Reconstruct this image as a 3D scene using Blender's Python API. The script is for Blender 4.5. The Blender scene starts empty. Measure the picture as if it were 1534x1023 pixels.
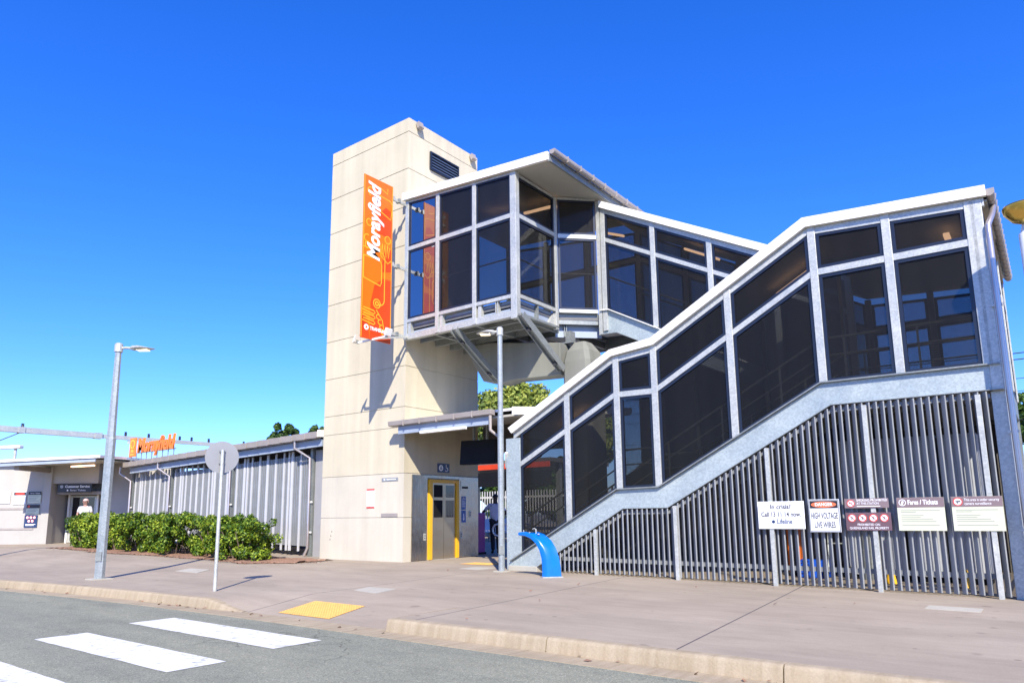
import bpy, math, random
import numpy as np
from mathutils import Vector, Matrix
random.seed(7)
RNG = np.random.default_rng(7)
SC = bpy.context.scene
COL = SC.collection

# ------------------------------------------------------------------ materials
MATS = {}
def mat(name):
    m = bpy.data.materials.new(name); m.use_nodes = True
    nt = m.node_tree; b = nt.nodes['Principled BSDF']
    MATS[name] = m
    return m, nt, b
def N(nt, kind, **kw):
    n = nt.nodes.new(kind)
    for k, v in kw.items():
        if k in n.inputs.keys(): n.inputs[k].default_value = v
        else: setattr(n, k, v)
    return n
def L(nt, a, b): nt.links.new(a, b)
def coords(nt, scale=(1, 1, 1)):
    g = N(nt, 'ShaderNodeNewGeometry'); mp = N(nt, 'ShaderNodeMapping')
    mp.inputs['Scale'].default_value = scale
    L(nt, g.outputs['Position'], mp.inputs['Vector'])
    return mp.outputs['Vector']
def ramp(nt, fac, stops):
    r = N(nt, 'ShaderNodeValToRGB'); cr = r.color_ramp
    while len(cr.elements) < len(stops): cr.elements.new(0.5)
    for e, (p, c) in zip(cr.elements, stops):
        e.position = p; e.color = (*c, 1) if len(c) == 3 else c
    L(nt, fac, r.inputs['Fac'])
    return r.outputs['Color']
def sc(c, k): return tuple(min(1, x * k) for x in c)
def noise(nt, vec, scale, detail=4, rough=.55):
    n = N(nt, 'ShaderNodeTexNoise'); n.inputs['Scale'].default_value = scale
    n.inputs['Detail'].default_value = detail; n.inputs['Roughness'].default_value = rough
    L(nt, vec, n.inputs['Vector']); return n.outputs['Fac']
def mixc(nt, fac, a, b, mode='MULTIPLY'):
    m = N(nt, 'ShaderNodeMix', data_type='RGBA', blend_type=mode)
    if isinstance(fac, (int, float)): m.inputs[0].default_value = fac
    else: L(nt, fac, m.inputs[0])
    for i, v in ((6, a), (7, b)):
        if isinstance(v, tuple): m.inputs[i].default_value = (*v, 1)
        else: L(nt, v, m.inputs[i])
    return m.outputs[2]
def bump(nt, b, h, dist=.01, strength=.4):
    bp = N(nt, 'ShaderNodeBump'); bp.inputs['Distance'].default_value = dist; bp.inputs['Strength'].default_value = strength
    L(nt, h, bp.inputs['Height']); L(nt, bp.outputs['Normal'], b.inputs['Normal'])

def simple(name, c, rough=.5, metal=0, var=.12, scale=3., spec=None, b_scale=None, bs=.15):
    m, nt, b = mat(name)
    v = coords(nt)
    f = noise(nt, v, scale, 5)
    L(nt, ramp(nt, f, [(.3, sc(c, 1 - var)), (.7, sc(c, 1 + var))]), b.inputs['Base Color'])
    b.inputs['Roughness'].default_value = rough; b.inputs['Metallic'].default_value = metal
    if spec is not None: b.inputs['Specular IOR Level'].default_value = spec
    if b_scale: bump(nt, b, noise(nt, v, b_scale, 3), .004, bs)
    return m

def concrete(name, c, streak=.1, rough=.85, grain=60):
    m, nt, b = mat(name)
    v = coords(nt); vs = coords(nt, (2.2, 2.2, .12))
    big = ramp(nt, noise(nt, v, .7, 6, .6), [(.25, sc(c, .9)), (.75, sc(c, 1.06))])
    st = ramp(nt, noise(nt, vs, 1.0, 6, .6), [(.35, (1 - streak,) * 3), (.65, (1, 1, 1))])
    fine = ramp(nt, noise(nt, v, grain, 3), [(.3, (.93,) * 3), (.7, (1.0,) * 3)])
    col = mixc(nt, 1., mixc(nt, 1., big, st), fine)
    L(nt, col, b.inputs['Base Color']); b.inputs['Roughness'].default_value = rough
    b.inputs['Specular IOR Level'].default_value = .25
    bump(nt, b, noise(nt, v, grain * .7, 4), .004, .25)
    return m
concrete('tower_concrete', (.60, .535, .385), .14)
concrete('tower_base_concrete', (.59, .54, .425), .12)
concrete('grey_concrete', (.23, .23, .19), .2)
concrete('pale_concrete', (.46, .43, .35), .12)
concrete('building_render', (.43, .41, .37), .06)

def galv(name, c, metal=.35, rough=.42):
    m, nt, b = mat(name)
    v = coords(nt)
    vo = N(nt, 'ShaderNodeTexVoronoi'); vo.inputs['Scale'].default_value = 38; L(nt, v, vo.inputs['Vector'])
    sp = N(nt, 'ShaderNodeSeparateColor'); L(nt, vo.outputs['Color'], sp.inputs['Color'])
    big = noise(nt, v, 2.2, 5, .65)
    c1 = ramp(nt, sp.outputs['Red'], [(0, sc(c, .86)), (1, sc(c, 1.12))])
    c2 = ramp(nt, big, [(.3, (.8, .82, .84)), (.7, (1, 1, 1))])
    L(nt, mixc(nt, 1., c1, c2), b.inputs['Base Color'])
    b.inputs['Metallic'].default_value = metal
    L(nt, ramp(nt, big, [(.2, (rough - .1,) * 3), (.8, (rough + .15,) * 3)]), b.inputs['Roughness'])
    return m
galv('galvanised', (.54, .54, .48), .35)
galv('pole_steel', (.36, .39, .38), .4)
galv('galvanised_dark', (.27, .285, .265))
galv('galvanised_band', (.42, .475, .46), .3, .45)
simple('white_paint', (.78, .76, .70), .45, var=.03)
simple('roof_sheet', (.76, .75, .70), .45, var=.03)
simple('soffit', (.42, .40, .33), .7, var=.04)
simple('navy_frame', (.011, .015, .028), .35, var=.15)
simple('gutter_paint', (.30, .265, .235), .45, var=.1)
simple('beam_paint', (.30, .35, .42), .5, var=.08)
simple('downpipe_metal', (.55, .48, .44), .28, .7, var=.08)
simple('slat_paint', (.25, .26, .26), .4, .1, var=.08)
simple('slat_white', (.52, .52, .52), .45, var=.03)
simple('slat_back', (.30, .295, .29), .6, var=.05)
simple('slat_blue', (.06, .09, .16), .5, var=.1)
simple('dark_recess', (.10, .095, .09), .8, var=.2)  # also colours the added sheets that stand for shade
simple('tread', (.14, .14, .14), .8, var=.2)
simple('black_plastic', (.010, .010, .011), .6, var=.2, spec=.15)
simple('yellow_paint', (.72, .40, .015), .38, var=.06)
simple('tactile_yellow', (.66, .36, .085), .75, var=.1, scale=12)
simple('sign_orange', (.78, .19, .012), .4, var=.04)
simple('orange_paint', (.74, .15, .002), .4, var=.05)
simple('red_orange', (.62, .052, .002), .4, var=.25, scale=1.1)
simple('amber_line', (.92, .38, .02), .4, var=.03)
simple('white_letter', (.86, .86, .85), .5, var=.02)
simple('sign_white', (.74, .75, .76), .35, var=.02)
simple('sign_cream', (.56, .58, .42), .35, var=.03)
simple('sign_maroon', (.13, .075, .085), .35, var=.1)
simple('sign_brown', (.20, .145, .145), .35, var=.1)
simple('sign_black', (.02, .018, .02), .35, var=.1)
simple('sign_red', (.62, .05, .03), .4, var=.05)
simple('sign_danger', (.75, .16, .06), .4, var=.05)
simple('sign_navy', (.02, .04, .11), .35, var=.1)
simple('text_grey', (.035, .035, .045), .5, var=.05)
simple('text_faint', (.27, .275, .23), .5, var=.05)
simple('sign_blue', (.02, .09, .36), .35, var=.1)
simple('fountain_blue', (.0, .13, .50), .25, var=.08, scale=8)
simple('purple_panel', (.33, .02, .22), .4, var=.1)
simple('cabinet_grey', (.46, .48, .50), .45, .1, var=.07)
simple('crate_blue', (.01, .09, .55), .45, var=.1)
simple('hat_cloth', (.55, .36, .31), .85, var=.08, scale=30)
simple('shirt_white', (.52, .52, .55), .9, var=.05, scale=9)
simple('shirt_lilac', (.60, .62, .80), .9, var=.08, scale=9)
simple('trousers_dark', (.018, .018, .025), .9, var=.2, scale=9)
simple('skin_light', (.36, .20, .14), .55, var=.05, scale=20)
simple('skin_dark', (.06, .035, .025), .5, var=.05, scale=20)
simple('hair_black', (.008, .007, .007), .6, var=.2, scale=60)
simple('brass', (.62, .42, .10), .22, .9, var=.1)
simple('bark', (.14, .10, .07), .9, var=.3, scale=9, b_scale=30, bs=.6)
simple('rubber', (.02, .02, .02), .8)
simple('sign_back', (.30, .295, .28), .5, .5, var=.06)
simple('platform_blue', (.12, .16, .28), .8)
simple('cable', (.02, .02, .022), .6)

def stainless():
    m, nt, b = mat('stainless')
    v = coords(nt, (1, 1, 1.)); vb = coords(nt, (90, 90, 2))
    b.inputs['Base Color'].default_value = (.42, .36, .28, 1); b.inputs['Metallic'].default_value = 1
    L(nt, ramp(nt, noise(nt, vb, 1, 3), [(.3, (.22,) * 3), (.7, (.36,) * 3)]), b.inputs['Roughness'])
    bump(nt, b, noise(nt, v, 1.6, 2), .05, .35)
stainless()
m_, nt_, b_ = mat('door_steel'); b_.inputs['Base Color'].default_value = (.50, .40, .26, 1); b_.inputs['Metallic'].default_value = .9; b_.inputs['Roughness'].default_value = .33
bump(nt_, b_, noise(nt_, coords(nt_), 1.8, 2), .05, .3)

def emit(name, c, s):
    m, nt, b = mat(name)
    b.inputs['Base Color'].default_value = (*c, 1)
    b.inputs['Emission Color'].default_value = (*c, 1); b.inputs['Emission Strength'].default_value = s
emit('lamp_warm', (1., .62, .38), 2.2)
emit('lamp_lens', (1., .86, .55), .9)

def screen(name, trans, tint, refl, base):
    m, nt, b = mat(name)
    out = nt.nodes['Material Output']
    tr = N(nt, 'ShaderNodeBsdfTransparent'); tr.inputs['Color'].default_value = (*tint, 1)
    v = coords(nt, (3, 3, .25))
    L(nt, ramp(nt, noise(nt, v, 1.2, 4), [(.3, sc(base, .75)), (.7, sc(base, 1.3))]), b.inputs['Base Color'])
    b.inputs['Roughness'].default_value = .6; b.inputs['Specular IOR Level'].default_value = .1
    mx = N(nt, 'ShaderNodeMixShader'); mx.inputs[0].default_value = trans
    L(nt, b.outputs[0], mx.inputs[1]); L(nt, tr.outputs[0], mx.inputs[2])
    gl = N(nt, 'ShaderNodeBsdfGlossy'); gl.inputs['Roughness'].default_value = .015
    gl.inputs['Color'].default_value = (1, 1, 1, 1)
    lw = N(nt, 'ShaderNodeFresnel'); lw.inputs['IOR'].default_value = 1.45
    k = N(nt, 'ShaderNodeMath', operation='MULTIPLY_ADD'); k.inputs[1].default_value = refl; k.inputs[2].default_value = 0
    L(nt, lw.outputs[0], k.inputs[0]); k.use_clamp = True
    m2 = N(nt, 'ShaderNodeMixShader'); L(nt, k.outputs[0], m2.inputs[0])
    L(nt, mx.outputs[0], m2.inputs[1]); L(nt, gl.outputs[0], m2.inputs[2])
    L(nt, m2.outputs[0], out.inputs['Surface'])
screen('mesh_screen', .46, (.86, .85, .82), .16, (.013, .0125, .011))
screen('dimming_mesh', .68, (.9, .9, .9), .1, (.02, .021, .022))  # for the added screens that darken the stair interior
screen('tinted_glass', .45, (.30, .36, .5), 7.0, (.008, .01, .02))
screen('door_glass', .3, (.25, .28, .3), 2.0, (.01, .01, .012))

def asphalt():
    m, nt, b = mat('asphalt')
    v = coords(nt)
    vo = N(nt, 'ShaderNodeTexVoronoi'); vo.inputs['Scale'].default_value = 110; L(nt, v, vo.inputs['Vector'])
    sp = N(nt, 'ShaderNodeSeparateColor'); L(nt, vo.outputs['Color'], sp.inputs['Color'])
    agg = ramp(nt, sp.outputs['Red'], [(0, (.155, .157, .12)), (.55, (.23, .23, .176)), (.92, (.272, .271, .203)), (1, (.39, .38, .29))])
    vr = coords(nt, (.22, 1.7, 1)); big = ramp(nt, noise(nt, vr, .8, 6, .65), [(.3, (.84, .86, .87)), (.7, (1.13, 1.12, 1.07))])
    med = ramp(nt, noise(nt, v, 4, 6, .75), [(.3, (.88,) * 3), (.7, (1.08,) * 3)])
    oil = ramp(nt, noise(nt, coords(nt, (.5, 1.3, 1)), 1.1, 3, .5), [(.60, (1, 1, 1)), (.74, (.78, .78, .79))])
    cr = N(nt, 'ShaderNodeTexVoronoi', feature='DISTANCE_TO_EDGE'); cr.inputs['Scale'].default_value = .55
    nz = N(nt, 'ShaderNodeTexNoise'); nz.inputs['Scale'].default_value = 1.6; nz.inputs['Detail'].default_value = 5; L(nt, v, nz.inputs['Vector'])
    va = N(nt, 'ShaderNodeVectorMath', operation='ADD'); L(nt, v, va.inputs[0]); L(nt, nz.outputs['Color'], va.inputs[1]); L(nt, va.outputs[0], cr.inputs['Vector'])
    ck = ramp(nt, cr.outputs['Distance'], [(.0, (.45, .45, .45)), (.006, (1, 1, 1))])
    cm = ramp(nt, noise(nt, v, .35, 2), [(.50, (0, 0, 0)), (.56, (1, 1, 1))])
    col = mixc(nt, 1., mixc(nt, 1., mixc(nt, 1., agg, big), med), oil)
    L(nt, mixc(nt, cm, col, mixc(nt, 1., col, ck), 'MIX'), b.inputs['Base Color'])
    b.inputs['Roughness'].default_value = .92; b.inputs['Specular IOR Level'].default_value = .2
    bump(nt, b, vo.outputs['Distance'], .006, .45)
asphalt()

def path_mat():
    m, nt, b = mat('path_concrete')
    v = coords(nt)
    big = ramp(nt, noise(nt, v, .45, 6, .65), [(.28, (.303, .249, .184)), (.72, (.38, .315, .237))])
    vs = coords(nt, (.5, 3.0, 1)); br = ramp(nt, noise(nt, vs, 2.2, 5, .7), [(.3, (.93,) * 3), (.7, (1.05,) * 3)])
    fine = ramp(nt, noise(nt, v, 55, 3), [(.3, (.93,) * 3), (.7, (1.05,) * 3)])
    spot = ramp(nt, noise(nt, v, 3.3, 2, .4), [(.69, (1, 1, 1)), (.76, (.72, .71, .71))])
    col = mixc(nt, 1., mixc(nt, 1., mixc(nt, 1., big, br), fine), spot)
    gv = N(nt, 'ShaderNodeTexVoronoi'); gv.inputs['Scale'].default_value = 1.7; L(nt, v, gv.inputs['Vector'])
    gum = ramp(nt, gv.outputs['Distance'], [(.045, (.62, .61, .6)), (.06, (1, 1, 1))])
    st2 = ramp(nt, noise(nt, coords(nt, (.35, 1.1, 1)), 1.0, 6, .7), [(.42, (1, 1, 1)), (.62, (.86, .86, .865))])
    col = mixc(nt, 1., mixc(nt, 1., col, gum), st2)
    # saw-cut joints: lines running away from the kerb every 3.25 m
    g = N(nt, 'ShaderNodeNewGeometry'); s = N(nt, 'ShaderNodeSeparateXYZ'); L(nt, g.outputs['Position'], s.inputs[0])
    def M(op, a, b_=None, c_=None):
        k = N(nt, 'ShaderNodeMath', operation=op)
        for i, q in enumerate((a, b_, c_)):
            if q is None: continue
            if isinstance(q, (int, float)): k.inputs[i].default_value = q
            else: L(nt, q, k.inputs[i])
        return k.outputs[0]
    xx = M('MULTIPLY_ADD', s.outputs['Y'], .11, s.outputs['X'])
    fx = M('PINGPONG', M('ADD', xx, 2.17 + 325), 1.625)
    j1 = M('LESS_THAN', fx, .010)
    joint = M('MULTIPLY', j1, M('GREATER_THAN', s.outputs['X'], -12.2))
    L(nt, mixc(nt, joint, col, (.10, .085, .08), 'MIX'), b.inputs['Base Color'])
    b.inputs['Roughness'].default_value = .85; b.inputs['Specular IOR Level'].default_value = .25
    bump(nt, b, noise(nt, v, 90, 3), .003, .3)
path_mat()

def kerb_mat():
    m, nt, b = mat('kerb_concrete')
    v = coords(nt); vs = coords(nt, (9, 1, .6))
    c = (.37, .302, .205)
    big = ramp(nt, noise(nt, v, 1.1, 6, .65), [(.28, sc(c, .86)), (.72, sc(c, 1.1))])
    st = ramp(nt, noise(nt, vs, 1.2, 4, .6), [(.35, (.84, .82, .78)), (.6, (1, 1, 1))])
    fine = ramp(nt, noise(nt, v, 60, 3), [(.3, (.9,) * 3), (.7, (1.05,) * 3)])
    L(nt, mixc(nt, 1., mixc(nt, 1., big, st), fine), b.inputs['Base Color'])
    b.inputs['Roughness'].default_value = .9; b.inputs['Specular IOR Level'].default_value = .2
    bump(nt, b, noise(nt, v, 45, 4), .006, .5)
kerb_mat()

def stripe_mat():
    m, nt, b = mat('road_paint')
    v = coords(nt)
    vo = N(nt, 'ShaderNodeTexVoronoi'); vo.inputs['Scale'].default_value = 70; L(nt, v, vo.inputs['Vector'])
    wear = ramp(nt, noise(nt, v, 7, 6, .75), [(.33, (.30, .30, .25)), (.41, (.60, .595, .53)), (.46, (.69, .685, .62)), (.75, (.75, .745, .68))])
    agg = ramp(nt, vo.outputs['Distance'], [(.0, (1, 1, 1)), (.8, (.86, .86, .86))])
    L(nt, mixc(nt, 1., wear, agg), b.inputs['Base Color'])
    b.inputs['Roughness'].default_value = .7
    bump(nt, b, vo.outputs['Distance'], .006, .5)
stripe_mat()

def foliage(name, a, b_, c_, trans=.25):
    m, nt, b = mat(name)
    g = N(nt, 'ShaderNodeNewGeometry')
    v = coords(nt)
    big = noise(nt, v, 1.3, 3)
    mx = N(nt, 'ShaderNodeMath', operation='MULTIPLY_ADD'); L(nt, g.outputs['Random Per Island'], mx.inputs[0])
    mx.inputs[1].default_value = .55; L(nt, big, mx.inputs[2])
    sb = N(nt, 'ShaderNodeMath', operation='SUBTRACT'); L(nt, mx.outputs[0], sb.inputs[0]); sb.inputs[1].default_value = .25
    col = ramp(nt, sb.outputs[0], [(.18, a), (.5, b_), (.85, c_)])
    L(nt, col, b.inputs['Base Color']); b.inputs['Roughness'].default_value = .5; b.inputs['Specular IOR Level'].default_value = .3
    tl = N(nt, 'ShaderNodeBsdfTranslucent'); L(nt, col, tl.inputs['Color'])
    ms = N(nt, 'ShaderNodeMixShader'); ms.inputs[0].default_value = trans
    L(nt, b.outputs[0], ms.inputs[1]); L(nt, tl.outputs[0], ms.inputs[2])
    L(nt, ms.outputs[0], nt.nodes['Material Output'].inputs['Surface'])
foliage('hedge_leaf', (.016, .05, .006), (.075, .15, .010), (.33, .40, .03), .18)
foliage('tree_leaf', (.07, .11, .018), (.19, .25, .04), (.40, .42, .08))
foliage('dark_leaf', (.02, .05, .012), (.05, .10, .02), (.10, .17, .03))
simple('mulch', (.23, .13, .08), .95, var=.5, scale=22, b_scale=25, bs=1.)
simple('far_ground', (.20, .19, .16), .95, var=.2, scale=.2)

# ------------------------------------------------------------------ mesh helpers
class MB:
    def __init__(s): s.v = []; s.f = []
    def add(s, vs, fs):
        o = len(s.v); s.v += [tuple(p) for p in vs]; s.f += [tuple(i + o for i in f) for f in fs]; return s
    def obox(s, c, a, b, d):           # centre and three half-axis vectors
        c, a, b, d = map(Vector, (c, a, b, d))
        vs = [c + i * a + j * b + k * d for k in (-1, 1) for j in (-1, 1) for i in (-1, 1)]
        fs = [(0, 2, 3, 1), (4, 5, 7, 6), (0, 1, 5, 4), (2, 6, 7, 3), (0, 4, 6, 2), (1, 3, 7, 5)]
        if a.cross(b).dot(d) < 0: fs = [f[::-1] for f in fs]
        return s.add(vs, fs)
    def box(s, x0, x1, y0, y1, z0, z1):
        return s.obox(((x0 + x1) / 2, (y0 + y1) / 2, (z0 + z1) / 2), ((x1 - x0) / 2, 0, 0), (0, (y1 - y0) / 2, 0), (0, 0, (z1 - z0) / 2))
    def bar(s, p, q, w, h, up=(0, 0, 1)):   # rectangular bar p->q, w across, h along 'up'
        p, q = Vector(p), Vector(q); d = q - p; up = Vector(up)
        side = d.cross(up).normalized(); u = side.cross(d).normalized()
        return s.obox((p + q) / 2, d / 2, side * w / 2, u * h / 2)
    def prism(s, poly, vec):           # polygon (any plane) pushed along vec
        vec = Vector(vec); P = [Vector(p) for p in poly]; n = len(P)
        nr = Vector()
        for i in range(n): nr += P[i].cross(P[(i + 1) % n])
        if nr.dot(vec) > 0: P = P[::-1]
        vs = P + [p + vec for p in P]
        fs = [tuple(range(n)), tuple(range(2 * n - 1, n - 1, -1))]
        fs += [((i + 1) % n, i, n + i, n + (i + 1) % n) for i in range(n)]
        return s.add(vs, fs)
    def ring(s, outer, inner, vec):    # frame between two matching loops pushed along vec
        vec = Vector(vec); n = len(outer)
        O = [Vector(p) for p in outer]; I = [Vector(p) for p in inner]
        nr = Vector()
        for i in range(n): nr += O[i].cross(O[(i + 1) % n])
        if nr.dot(vec) < 0: O = O[::-1]; I = I[::-1]
        vs = O + I + [p + vec for p in O] + [p + vec for p in I]; fs = []
        for i in range(n):
            j = (i + 1) % n
            fs += [(2 * n + i, 2 * n + j, 3 * n + j, 3 * n + i), (j, i, n + i, n + j), (i, j, 2 * n + j, 2 * n + i), (n + j, n + i, 3 * n + i, 3 * n + j)]
        return s.add(vs, fs)
    def tube(s, pts, r, n=10, caps=True):
        pts = [Vector(p) for p in pts]; R = r if isinstance(r, (list, tuple)) else [r] * len(pts)
        t0 = (pts[1] - pts[0]).normalized()
        a = t0.orthogonal().normalized(); rings = []
        for i, p in enumerate(pts):
            t = (pts[min(i + 1, len(pts) - 1)] - pts[max(i - 1, 0)]).normalized()
            a = (a - t * a.dot(t)).normalized(); b = t.cross(a)
            rings.append([p + (a * math.cos(2 * math.pi * k / n) + b * math.sin(2 * math.pi * k / n)) * R[i] for k in range(n)])
        vs = [p for q in rings for p in q]; fs = []
        for i in range(len(pts) - 1):
            for k in range(n):
                fs.append((i * n + k, i * n + (k + 1) % n, (i + 1) * n + (k + 1) % n, (i + 1) * n + k))
        if caps: fs += [tuple(range(n - 1, -1, -1)), tuple(range((len(pts) - 1) * n, len(pts) * n))]
        return s.add(vs, fs)
    def lathe(s, c, prof, n=20):       # prof: (radius, z)
        return s.tube([(c[0], c[1], c[2] + z) for r, z in prof], [max(r, .0005) for r, z in prof], n)
    def loft(s, rings, caps=True):
        n = len(rings[0]); vs = [p for q in rings for p in q]; fs = []
        for i in range(len(rings) - 1):
            for k in range(n): fs.append((i * n + k, i * n + (k + 1) % n, (i + 1) * n + (k + 1) % n, (i + 1) * n + k))
        if caps: fs += [tuple(range(n - 1, -1, -1)), tuple(range((len(rings) - 1) * n, len(rings) * n))]
        return s.add(vs, fs)

BASE = {}
def thing(name, label, cat, loc, group=None):
    o = bpy.data.objects.new(name, None); COL.objects.link(o); o.location = loc; o.empty_display_size = .2
    o['label'] = label; o['category'] = cat
    if group: o['group'] = group
    BASE[o.name] = Vector(loc); return o
def obj(name, mb, m, parent=None, smooth=False, bevel=0, base=None, flip=False):
    b = BASE[parent.name] if parent else Vector(base or (0, 0, 0))
    me = bpy.data.meshes.new(name)
    me.from_pydata([(v[0] - b.x, v[1] - b.y, v[2] - b.z) for v in mb.v], [], mb.f)
    me.validate(); me.update()
    for mm in (m if isinstance(m, (list, tuple)) else [m]): me.materials.append(MATS[mm])
    o = bpy.data.objects.new(name, me); COL.objects.link(o)
    if parent: o.parent = parent
    else: o.location = b
    if smooth:
        me.polygons.foreach_set('use_smooth', [True] * len(me.polygons))
        if smooth != 'all':
            me.set_sharp_from_angle(angle=math.radians(40))
    if bevel:
        bm = o.modifiers.new('bevel', 'BEVEL'); bm.width = bevel; bm.segments = 2; bm.limit_method = 'ANGLE'; bm.angle_limit = math.radians(40)
    BASE[o.name] = b; return o
def tag(o, label, cat, group=None):
    o['label'] = label; o['category'] = cat
    if group: o['group'] = group
    return o
def struct(o): o['kind'] = 'structure'; return o

class Plane:                           # a vertical wall plane: u along it, z up, d outward
    def __init__(s, origin, d):
        s.o = Vector((origin[0], origin[1], 0)); s.u = Vector((d[0], d[1], 0)).normalized(); s.n = Vector((s.u.y, -s.u.x, 0))
    def p(s, u, z, d=0): return s.o + s.u * u + s.n * d + Vector((0, 0, z))
    def poly(s, pts, d0, d1, mb=None):
        mb = mb or MB(); mb.prism([s.p(u, z, d0) for u, z in pts], s.n * (d1 - d0)); return mb
    def rect(s, u0, u1, z0, z1, d0, d1, mb=None): return s.poly([(u0, z0), (u1, z0), (u1, z1), (u0, z1)], d0, d1, mb)

def inset(poly, w):                    # convex 2-D polygon (ccw) moved inward
    n = len(poly); L_ = []
    for i in range(n):
        a = np.array(poly[i]); b = np.array(poly[(i + 1) % n]); d = (b - a) / np.linalg.norm(b - a)
        nn = np.array((-d[1], d[0])); L_.append((a + nn * w, d))
    out = []
    for i in range(n):
        (a, d), (b, e) = L_[i - 1], L_[i]
        M = np.array([[d[0], -e[0]], [d[1], -e[1]]]); t = np.linalg.solve(M, b - a)
        out.append(tuple(a + d * t[0]))
    return out

def text_obj(name, s, origin, ux, uz, size, m, parent, shear=0, ext=.002, off=0, align='CENTER', width=None, sy=1):
    cu = bpy.data.curves.new('t', 'FONT'); cu.body = s; cu.size = size; cu.shear = shear; cu.extrude = ext; cu.offset = off
    cu.align_x = align; cu.align_y = 'CENTER'; cu.resolution_u = 3
    t = bpy.data.objects.new('t', cu)
    me = bpy.data.meshes.new_from_object(t)
    bpy.data.objects.remove(t); bpy.data.curves.remove(cu)
    v = np.zeros(len(me.vertices) * 3); me.vertices.foreach_get('co', v); v = v.reshape(-1, 3)
    if width and len(v):
        w = v[:, 0].max() - v[:, 0].min(); v[:, 0] *= width / w
    v[:, 1] *= sy
    ux = np.array(Vector(ux).normalized()); uz = np.array(Vector(uz).normalized()); un = np.cross(ux, uz)
    b = np.array(BASE[parent.name])
    w3 = np.array(origin) - b + v[:, :1] * ux + v[:, 1:2] * uz + v[:, 2:3] * un
    me.vertices.foreach_set('co', w3.ravel()); me.update()
    me.materials.clear(); me.materials.append(MATS[m]); me.name = name
    o = bpy.data.objects.new(name, me); COL.objects.link(o); o.parent = parent; BASE[o.name] = BASE[parent.name]
    return o

# ------------------------------------------------------------------ camera, sky, sun
def camera():
    yaw, pitch, roll = map(math.radians, (37.242, 9.6794, -.62034)); F, PY, W, H = 1059.857, 588.975, 1534., 1023.
    f = Vector((-math.sin(yaw) * math.cos(pitch), math.cos(yaw) * math.cos(pitch), math.sin(pitch)))
    r = Vector((math.cos(yaw), math.sin(yaw), 0)); u = r.cross(f)
    r, u = math.cos(roll) * r + math.sin(roll) * u, -math.sin(roll) * r + math.cos(roll) * u
    cd = bpy.data.cameras.new('camera'); cd.sensor_width = 36; cd.lens = 36 * F / W; cd.shift_y = (PY - H / 2) / W
    cd.clip_start = .05; cd.clip_end = 6000
    o = bpy.data.objects.new('camera', cd); COL.objects.link(o)
    o.matrix_world = Matrix(((r.x, u.x, -f.x, 0), (r.y, u.y, -f.y, 0), (r.z, u.z, -f.z, 1.2), (0, 0, 0, 1)))
    SC.camera = o
camera()
EL, AZ = math.radians(39.5), math.radians(138)
w = bpy.data.worlds.new('World'); SC.world = w; w.use_nodes = True
nt = w.node_tree; bg = nt.nodes['Background']
sky = N(nt, 'ShaderNodeTexSky'); sky.sky_type = 'NISHITA'; sky.sun_disc = False
sky.sun_elevation = EL; sky.sun_rotation = AZ; sky.air_density = 1.0; sky.dust_density = .4; sky.ozone_density = 3.0
hs = N(nt, 'ShaderNodeHueSaturation'); hs.inputs['Saturation'].default_value = 1.34; hs.inputs['Value'].default_value = 1.0
L(nt, sky.outputs[0], hs.inputs['Color']); L(nt, mixc(nt, 1., hs.outputs[0], (.70, .88, 1.60)), bg.inputs['Color']); bg.inputs['Strength'].default_value = .115
sd = bpy.data.lights.new('sun', 'SUN'); sd.energy = 4.8; sd.angle = math.radians(.53); sd.color = (1, .93, .81)
so = bpy.data.objects.new('sun', sd); COL.objects.link(so)
dv = Vector((math.sin(AZ) * math.cos(EL), math.cos(AZ) * math.cos(EL), math.sin(EL)))
so.rotation_euler = dv.to_track_quat('Z', 'Y').to_euler(); so.location = dv * 60
SC.view_settings.view_transform = 'Standard'; SC.view_settings.look = 'None'
SC.view_settings.exposure = .8; SC.view_settings.gamma = 1
SC.cycles.max_bounces = 8; SC.cycles.transparent_max_bounces = 24; SC.cycles.caustics_reflective = False; SC.cycles.caustics_refractive = False
SC.cycles.sample_clamp_indirect = 4
SC.cycles.use_denoising = True

# ------------------------------------------------------------------ ground, road, kerb
def sstep(t): t = min(max(t, 0), 1); return t * t * (3 - 2 * t)
def kerb_y(x):
    if x >= -8: return 6.0
    d = min(-8 - x, 17); y = 6.0 - .0072 * d * d
    if x < -25: y -= .245 * (-25 - x)
    return y
def G(x, y):
    z = .22 * sstep((-17 - x) / 10) * sstep((y - 6.8) / 3)
    z -= .0088 * min(max(0, x + 8.4), 12) * min(max((y - 6) / 6.6, 0), 1)
    return z
RX0, RX1 = -9.85, -6.42                # pram ramp through the kerb
def ramp_z(x, y):
    t = y - kerb_y(x)
    if x > RX1 or t > 1.25: return 0
    k = min(max((x - (RX0 - .45)) / .9, 0), 1)
    return -.135 * (1 - t / 1.25) * k
def H(x, y): return G(x, y) + ramp_z(x, y)

def grid(xs, ts, yf, zf):
    mb = MB(); n = len(ts)
    vs = []
    for x in xs:
        for t in ts:
            y = yf(x, t); vs.append((x, y, zf(x, y)))
    fs = [(i * n + j, (i + 1) * n + j, (i + 1) * n + j + 1, i * n + j + 1) for i in range(len(xs) - 1) for j in range(n - 1)]
    return mb.add(vs, fs)
xs = sorted(set([-160, -120, -90, -70, -55, -45] + [round(-38 + .5 * i, 3) for i in range(100)] + [-10.3, -9.4, -9.85, RX1, RX1 + .012] + [14, 20, 30, 60, 160]))
ts = [0.0, .15, .3, .5, .8, 1.0, 1.25, 1.6, 2, 2.6, 3.3, 4, 5, 6, 6.6, 8, 10, 14, 20, 30, 60]
struct(obj('footpath', grid(xs, ts, lambda x, t: kerb_y(x) + t, H), 'path_concrete', smooth=True))
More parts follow.
